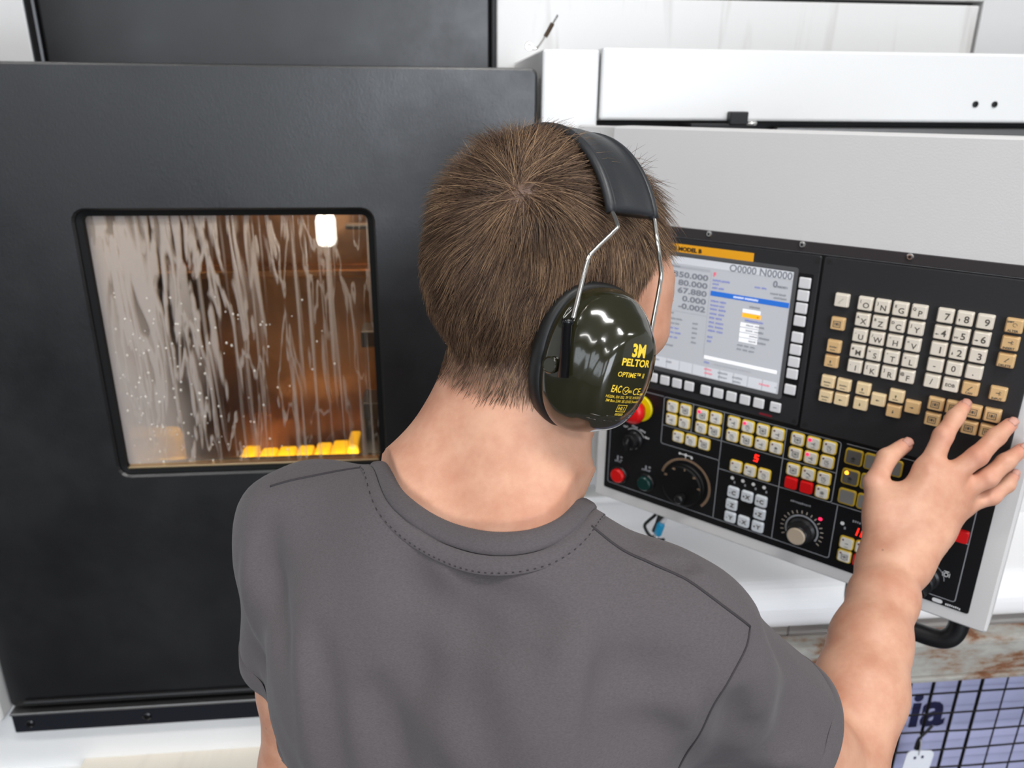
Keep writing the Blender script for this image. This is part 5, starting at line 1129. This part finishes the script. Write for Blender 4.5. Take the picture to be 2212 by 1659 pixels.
for s_ in (1, -1):
    CM = cup_frame(s_)
    cup = link('cup', new_mesh('cup', cv, cf, True), OLV); cup.matrix_world = CM; bpy.context.view_layer.update(); keep(cup, EM)
    rings = []
    for q, z in ((.55, -.012), (1.0, -.0095), (1.045, -.013), (1.04, -.021), (.95, -.026), (.62, -.024), (.5, -.018)):
        rings.append([(cup_out(2*pi*k/64)[0]*q, cup_out(2*pi*k/64)[1]*q, z) for k in range(64)])
    cu_ = link('ear_cushion', new_mesh('ear_cushion', *loft(rings, False, False), True), CUSH); cu_.matrix_world = CM; bpy.context.view_layer.update(); keep(cu_, EM)
    # wire sockets and pivot studs
    Z_ = lambda x, y: cup_h(x, y)
    for fx, y0, y1, z0 in ((-.0385, .030, -.008, .014), (.0415, .020, .0, .004)):
        p0_, p1_ = Vector((fx-.002*(1 if fx < 0 else -1), y0, z0-.004)), Vector((fx*.99, y1, z0+.004))
        so_ = link('wire_socket', new_mesh('wire_socket', *tube([CM @ (p0_), CM @ (p0_.lerp(p1_, .08)), CM @ (p0_.lerp(p1_, .1)), CM @ p1_], .0034, 12, radii=[.0042, .0042, .0034, .0038]), True), BLACK_GLOSS); keep(so_, EM)
    st = link('pivot_stud', new_mesh('pivot_stud', *cyl([(.006, 0), (.006, .0016), (.0052, .0024), (.0048, .0016), (.003, .0016)], 24), False), OLV); st.matrix_world = CM @ T(-.0405, -.004, .004) @ Matrix.Rotation(radians(-68), 4, 'Y'); bpy.context.view_layer.update(); keep(st, EM)
    # printing follows the dome
    def cup_print(body, size, x, y, bold=.0, sx=1., align='CENTER', ang=0.):
        me = text_mesh(body, size, align, 0., bold, sx).copy(); bm = bmesh.new(); bm.from_mesh(me)
        bmesh.ops.subdivide_edges(bm, edges=[e for e in bm.edges if e.calc_length() > .004], cuts=1, use_grid_fill=False); bmesh.ops.triangulate(bm, faces=bm.faces)
        for v in bm.verts:
            a, b = v.co.x, v.co.y; a, b = a*cos(ang)-b*sin(ang)+x, a*sin(ang)+b*cos(ang)+y; v.co = (a, b, cup_h(a, b)+.00035)
        bm.to_mesh(me); bm.free(); me.materials.clear(); me.materials.append(YTXT)
        o = link('cup_print', me, None, None); o.matrix_world = CM; bpy.context.view_layer.update(); keep(o, EM); return o
    if s_ == 1:
        tx = .0025
        cup_print('3M', .0115, tx+.002, .0195, .0005, .85); cup_print('PELTOR', .0068, tx+.0015, .0115, .00022, 1.05); cup_print('OPTIME\u2122 II', .0048, tx, .0030, .00006, .95)
        cup_print('EAC', .0070, tx-.0095, -.0075, .00015, .62); cup_print('001', .0026, tx+.0025, -.0085, .0001); cup_print('CE', .0070, tx+.0090, -.0085, .00005, .95); cup_print('0086', .0022, tx+.0155, -.0105, .0001, .8)
        cup_print('H520A, EN 352, TP TC 019/2011', .00275, tx, -.0130, .00002, .84); cup_print('3M Box 2341 SE-33102 Sweden', .00275, tx, -.0160, .00002, .84); cup_print('03/2023', .0024, tx+.001, -.0262, .00008, .9)
        def cup_poly(pts2, wd, closed=False):
            g = tube([(a, b, cup_h(a, b)+.0002) for a, b in pts2], wd, 5, closed); o = link('cup_print', new_mesh('cup_print', *g), YTXT); o.matrix_world = CM; bpy.context.view_layer.update(); keep(o, EM)
        cup_poly([(tx-.0012+.0027*cos(a), -.0080+.0027*sin(a)) for a in [.5+.5*k for k in range(11)]], .00022); cup_poly([(tx-.0026, -.0075), (tx-.0012, -.0092), (tx+.0006, -.0068)], .00025)
        bx = [(tx-.003, -.0240), (tx+.005, -.0240), (tx+.005, -.0188), (tx-.003, -.0188)]; cup_poly(bx+[bx[0]], .0002); 
        for q in (-.0016, .0002, .0012, .003): cup_poly([(tx+q, -.0228), (tx+q, -.020)], .0002)
        cup_poly([(tx-.0016, -.0214), (tx+.0002, -.0214)], .0002)
        # moulded lettering at the lower edge
        for k, (a, b) in enumerate(((-.016, -.010), (-.006, .001), (.004, .010), (.013, .018))):
            for yy in (-.0285, -.0325):
                g = tube([(a+(b-a)*i/5, yy+.0006*k, cup_h(a+(b-a)*i/5, yy+.0006*k)) for i in range(6)], .00035, 6); o = link('moulded_line', new_mesh('moulded_line', *g, True), OLV); o.matrix_world = CM; bpy.context.view_layer.update(); keep(o, EM)
# headband: pad over the head and two bent wires
def band_pt(t, off, yy):
    """t in -1..1 from left ear to right ear over the crown, in head coordinates"""
    a = t*radians(112); rx, rz = .074+off, .080+off
    return A3(rx*sin(a)*1.0, yy, .020+rz*cos(a))
BF = -.004     # forward lean of the band plane
def bandpos(t, off, w_): p = band_pt(t, off, 0); return hl(p[0], -.001+w_, p[2])
rings = []
for i in range(41):
    t = -.56+1.12*i/40; e_ = min(1, (1-abs(t)/.56)/.05+.25); hw_ = .0215
    ring = []
    for w_, off in ((-1, .017), (-.93, .0205), (-.8, .0195), (-.4, .0205), (0, .0208), (.4, .0205), (.8, .0195), (.93, .0205), (1, .017), (.93, .0135), (.5, .0125), (0, .012), (-.5, .0125), (-.93, .0135)):
        ring.append(tuple(bandpos(t, off, w_*hw_)))
    rings.append(ring)
bd = link('headband_pad', new_mesh('headband_pad', *loft(rings), True), LEATH); keep(bd, EM)
for w_ in (-1, 1):
    pr_ = link('pad_piping', new_mesh('pad_piping', *tube([bandpos(-.565+1.13*i/40, .0175, w_*.0215) for i in range(41)], .0036, 10), True), LEATH); keep(pr_, EM)
for s_ in (1, -1):
    CM = cup_frame(s_); W1 = lambda *p: np.array(CM @ Vector(p))
    end_b, end_f = bandpos(s_*.55, .0175, -.0215), bandpos(s_*.55, .0175, .0215)
    b0 = W1(-.0365, .030, .010); f0 = W1(.0415, .020, .002)
    k1 = hl(s_*.093, -.025, .055); k2 = hl(s_*.094, -.048, .034)
    wb = smooth_path([end_b, end_b*.7+k1*.3, k1*.85+end_b*.15, k1*.9+k2*.1, k2*.85+k1*.15, k2*.9+b0*.1, b0*.8+k2*.2, b0], 3)
    k3 = bandpos(s_*.66, .019, .0215); k4 = hl(s_*.090, .031, .024)
    wf = smooth_path([end_f, end_f*.5+k3*.5, k3*.9+k4*.1, k4*.85+k3*.15, k4*.85+f0*.15, f0*.7+k4*.3, f0], 3)
    for pth in (wb, wf): keep(link('headband_wire', new_mesh('headband_wire', *tube(pth, .0017, 10), True), WIRE), EM)
# ---- t-shirt object
Vs2, Qs2 = prune(Vs, Qs, ~(inneck | endR | endL | (Vs[:, 2] < .93)))
def fabric():
    m = bpy.data.materials.new('dark_grey_cotton'); m.use_nodes = True; N, L = nodes(m); b = N['Principled BSDF']; b.inputs['Roughness'].default_value = .88; b.inputs['Specular IOR Level'].default_value = .25
    b.inputs['Sheen Weight'].default_value = .12; b.inputs['Sheen Roughness'].default_value = .5
    tc = N.new('ShaderNodeTexCoord'); mp = N.new('ShaderNodeMapping'); mp.inputs['Scale'].default_value = (1, 1, 3.2); mp.inputs['Rotation'].default_value = (0, radians(-14), 0); L.new(tc.outputs['Object'], mp.inputs[0])
    n = N.new('ShaderNodeTexNoise'); n.inputs['Scale'].default_value = 520; n.inputs['Detail'].default_value = 4; L.new(mp.outputs[0], n.inputs['Vector'])
    n2 = N.new('ShaderNodeTexNoise'); n2.inputs['Scale'].default_value = 9; n2.inputs['Detail'].default_value = 5; L.new(tc.outputs['Object'], n2.inputs['Vector'])
    r = N.new('ShaderNodeValToRGB'); r.color_ramp.elements[0].position = .3; r.color_ramp.elements[0].color = (.088, .077, .081, 1); r.color_ramp.elements[1].position = .7; r.color_ramp.elements[1].color = (.112, .099, .105, 1); L.new(n.outputs['Fac'], r.inputs[0])
    mx = N.new('ShaderNodeMix'); mx.data_type = 'RGBA'; mx.blend_type = 'MULTIPLY'; mx.inputs[0].default_value = .35; L.new(r.outputs[0], mx.inputs[6]); L.new(n2.outputs['Color'], mx.inputs[7])
    L.new(r.outputs[0], b.inputs['Base Color'])
    bp = N.new('ShaderNodeBump'); bp.inputs['Strength'].default_value = .2; bp.inputs['Distance'].default_value = .0005; L.new(n.outputs['Fac'], bp.inputs['Height'])
    bp2 = N.new('ShaderNodeBump'); bp2.inputs['Strength'].default_value = .2; bp2.inputs['Distance'].default_value = .01; L.new(n2.outputs['Fac'], bp2.inputs['Height']); L.new(bp2.outputs[0], bp.inputs['Normal']); L.new(bp.outputs[0], b.inputs['Normal'])
    return m
FAB = fabric()
sm = np_mesh('t_shirt', Vs2, Qs2); sm.materials.append(FAB)
TS = link('t_shirt', sm, None, PO); TS['label'] = 'dark grey crew-neck t-shirt'
md = TS.modifiers.new('thickness', 'SOLIDIFY'); md.thickness = .0016; md.offset = -1
full = BVHTree.FromPolygons([tuple(v) for v in Vs], [tuple(int(i) for i in q) for q in Qs])
def top_pt(a, b, off=0.):
    """point on the shirt's surface straight below (a,b), lifted along the normal"""
    p = CC+ER*a+EF*b; h_ = draft.ray_cast(Vector((p[0], p[1], 1.62)), Vector((0, 0, -1)))
    if h_[0] is None: return Vector((p[0], p[1], 1.45))
    return h_[0]+h_[1]*off
def smooth_loop(L_, it=6):
    for _ in range(it): L_ = [L_[i]*.5+(L_[i-1]+L_[(i+1) % len(L_)])*.25 for i in range(len(L_))]
    return L_
# ribbed collar
def ring_row(d, off, k0=0, k1=None):
    n_ = NR if k1 is None else k1-k0; return [top_pt(*(RP[(k0+k) % NR]+RN[(k0+k) % NR]*d), off) for k in range(n_)]
def dense(L_, closed=True): return [p for i in range(len(L_)-(0 if closed else 1)) for p in (L_[i], L_[i].lerp(L_[(i+1) % len(L_)], .5))]
cols = []
for d, off, rib in ((-.003, -.005, 0), (-.0028, .0006, 0), (-.0014, .0026, .3), (.0016, .0034, .6), (.0046, .0034, .6), (.0076, .0032, .6), (.0098, .0022, .1), (.0105, .0002, 0)):
    L_ = dense(smooth_loop(ring_row(d, off), 8)); cols.append([tuple(p+Vector((0, 0, rib*.0009*(1 if k % 2 else -1)))) for k, p in enumerate(L_)])
o = link('collar', new_mesh('collar', *loft(cols, False, False), True), FAB, TS)
# neck tape with stitches on the back
K0, K1 = 6, 11*16-8; bt = []
for d, off in ((.0109, .0004), (.0116, .0013), (.0188, .0013), (.0197, .0002)):
    row = ring_row(d, off, K0, K1)
    for _ in range(4): row = [row[0]]+[row[i]*.4+(row[i-1]+row[i+1])*.3 for i in range(1, len(row)-1)]+[row[-1]]
    bt.append([tuple(p) for p in row])
m_ = K1-K0; V = [p for r_ in bt for p in r_]; Fc = [(i*m_+k, i*m_+k+1, (i+1)*m_+k+1, (i+1)*m_+k) for i in range(3) for k in range(m_-1)]
link('neck_tape', new_mesh('neck_tape', V, Fc, True), FAB, TS)
THR = mat('dark_thread', (.035, .030, .034), .8)
row = [Vector(p) for p in bt[2]]; st_ = []
for k in range(2, m_-3, 3): st_.append(tube([row[k]+Vector((0, 0, .0002)), row[k].lerp(row[k+1], .9).lerp(row[k+1], .5)+Vector((0, 0, .0002))], .00042, 5))
link('stitching', new_mesh('stitching', *join(*st_)), THR, TS)
# seams: traced over the cloth by casting onto it
def seam(pix, name='seam', r=.0011, off=.0002):
    pts = []
    for x, y in smooth_path([(a, b, 0) for a, b in pix], 10) and [(p.x, p.y) for p in smooth_path([(a, b, 0) for a, b in pix], 10)]:
        d_ = Vector(tuple(at(x, y, 1)-CAM)).normalized(); h_ = draft.ray_cast(Vector(tuple(CAM)), d_)
        if h_[0] is not None: pts.append(h_[0]+h_[1]*off)
    for _ in range(12): pts = [pts[0]]+[pts[i]*.5+(pts[i-1]+pts[i+1])*.25 for i in range(1, len(pts)-1)]+[pts[-1]]
    pts = [(lambda n_: n_[0]+n_[1]*off)(full.find_nearest(p)) for p in pts]
    for _ in range(2): pts = [pts[0]]+[pts[i]*.5+(pts[i-1]+pts[i+1])*.25 for i in range(1, len(pts)-1)]+[pts[-1]]
    return link(name, new_mesh(name, *tube(pts, r, 6), True), THR, TS)
seam([(1276, 1138), (1330, 1180), (1400, 1217), (1480, 1252), (1550, 1298), (1618, 1354)], 'shoulder_seam')
seam([(778, 1012), (700, 1022), (640, 1034), (585, 1052)], 'shoulder_seam')
seam([(1618, 1356), (1612, 1395), (1590, 1440), (1545, 1520), (1500, 1600), (1450, 1690)], 'armhole_seam', .0008)
# sleeve hems
def hem(E_, S, hc_, nm):
    ax_ = (E_-S)/np.linalg.norm(E_-S); a1 = np.cross(ax_, A3(0, 0, 1)); a1 /= np.linalg.norm(a1); a2 = np.cross(ax_, a1); rows = []
    for dd, off in ((-.0205, .0003), (-.020, .0012), (-.002, .0014), (.0012, .0002), (-.001, -.002)):
        c = hc_+ax_*(dd-.001); row = []
        for k in range(72):
            d_ = a1*cos(2*pi*k/72)+a2*sin(2*pi*k/72); h_ = full.ray_cast(Vector(tuple(c)), Vector(tuple(d_)), .11)
            row.append((h_[0] if h_[0] is not None else Vector(tuple(c+d_*.066)))+Vector(tuple(d_))*off)
        rows.append([tuple(p) for p in smooth_loop(row, 3)])
    link(nm, new_mesh(nm, *loft(rows, False, False), True), FAB, TS)
hem(ERt, SR, hemR, 'sleeve_hem'); hem(EL, SL, hemL, 'sleeve_hem')

# ---- trousers and shoes (below the frame, so that the figure stands on the floor)
F = Field((-.34, .18, .03), (.36, .84, 1.04), .011)
F.ell(tl(0, -.015, .93), (.165, .118, .10), .05, RT_)
for s_ in (-1, 1): F.cone(tl(s_*.09, -.01, .88), tl(s_*.11, .0, .48), .088, .065, .04); F.cone(tl(s_*.11, 0, .48), tl(s_*.115, -.02, .08), .065, .060, .03)
Vp, Qp = F.mesh(); tr_ = np_mesh('trousers', relax(Vp, Qp, 2), Qp); tr_.materials.append(mat('dark_work_cloth', (.02, .022, .03), .85, bump=(400, .2, .001))); link('trousers', tr_, None, PO)
for s_ in (-1, 1):
    F = Field(tuple(tl(s_*.12, .05, 0)-A3(.2, .2, 0)), tuple(tl(s_*.12, .05, .16)+A3(.2, .2, 0)), .007)
    F.ell(tl(s_*.12, .05, .04), (.048, .145, .05), .02, RT_); F.ell(tl(s_*.117, -.02, .08), (.045, .06, .06), .03, RT_); F.f = np.maximum(F.f, .004-F.pts((slice(None),)*3)[2]).astype(np.float32)
    Vp, Qp = F.mesh(); s2 = np_mesh('shoe', Vp, Qp); s2.materials.append(mat('black_leather', (.012, .011, .011), .4)); link('shoe', s2, None, PO)
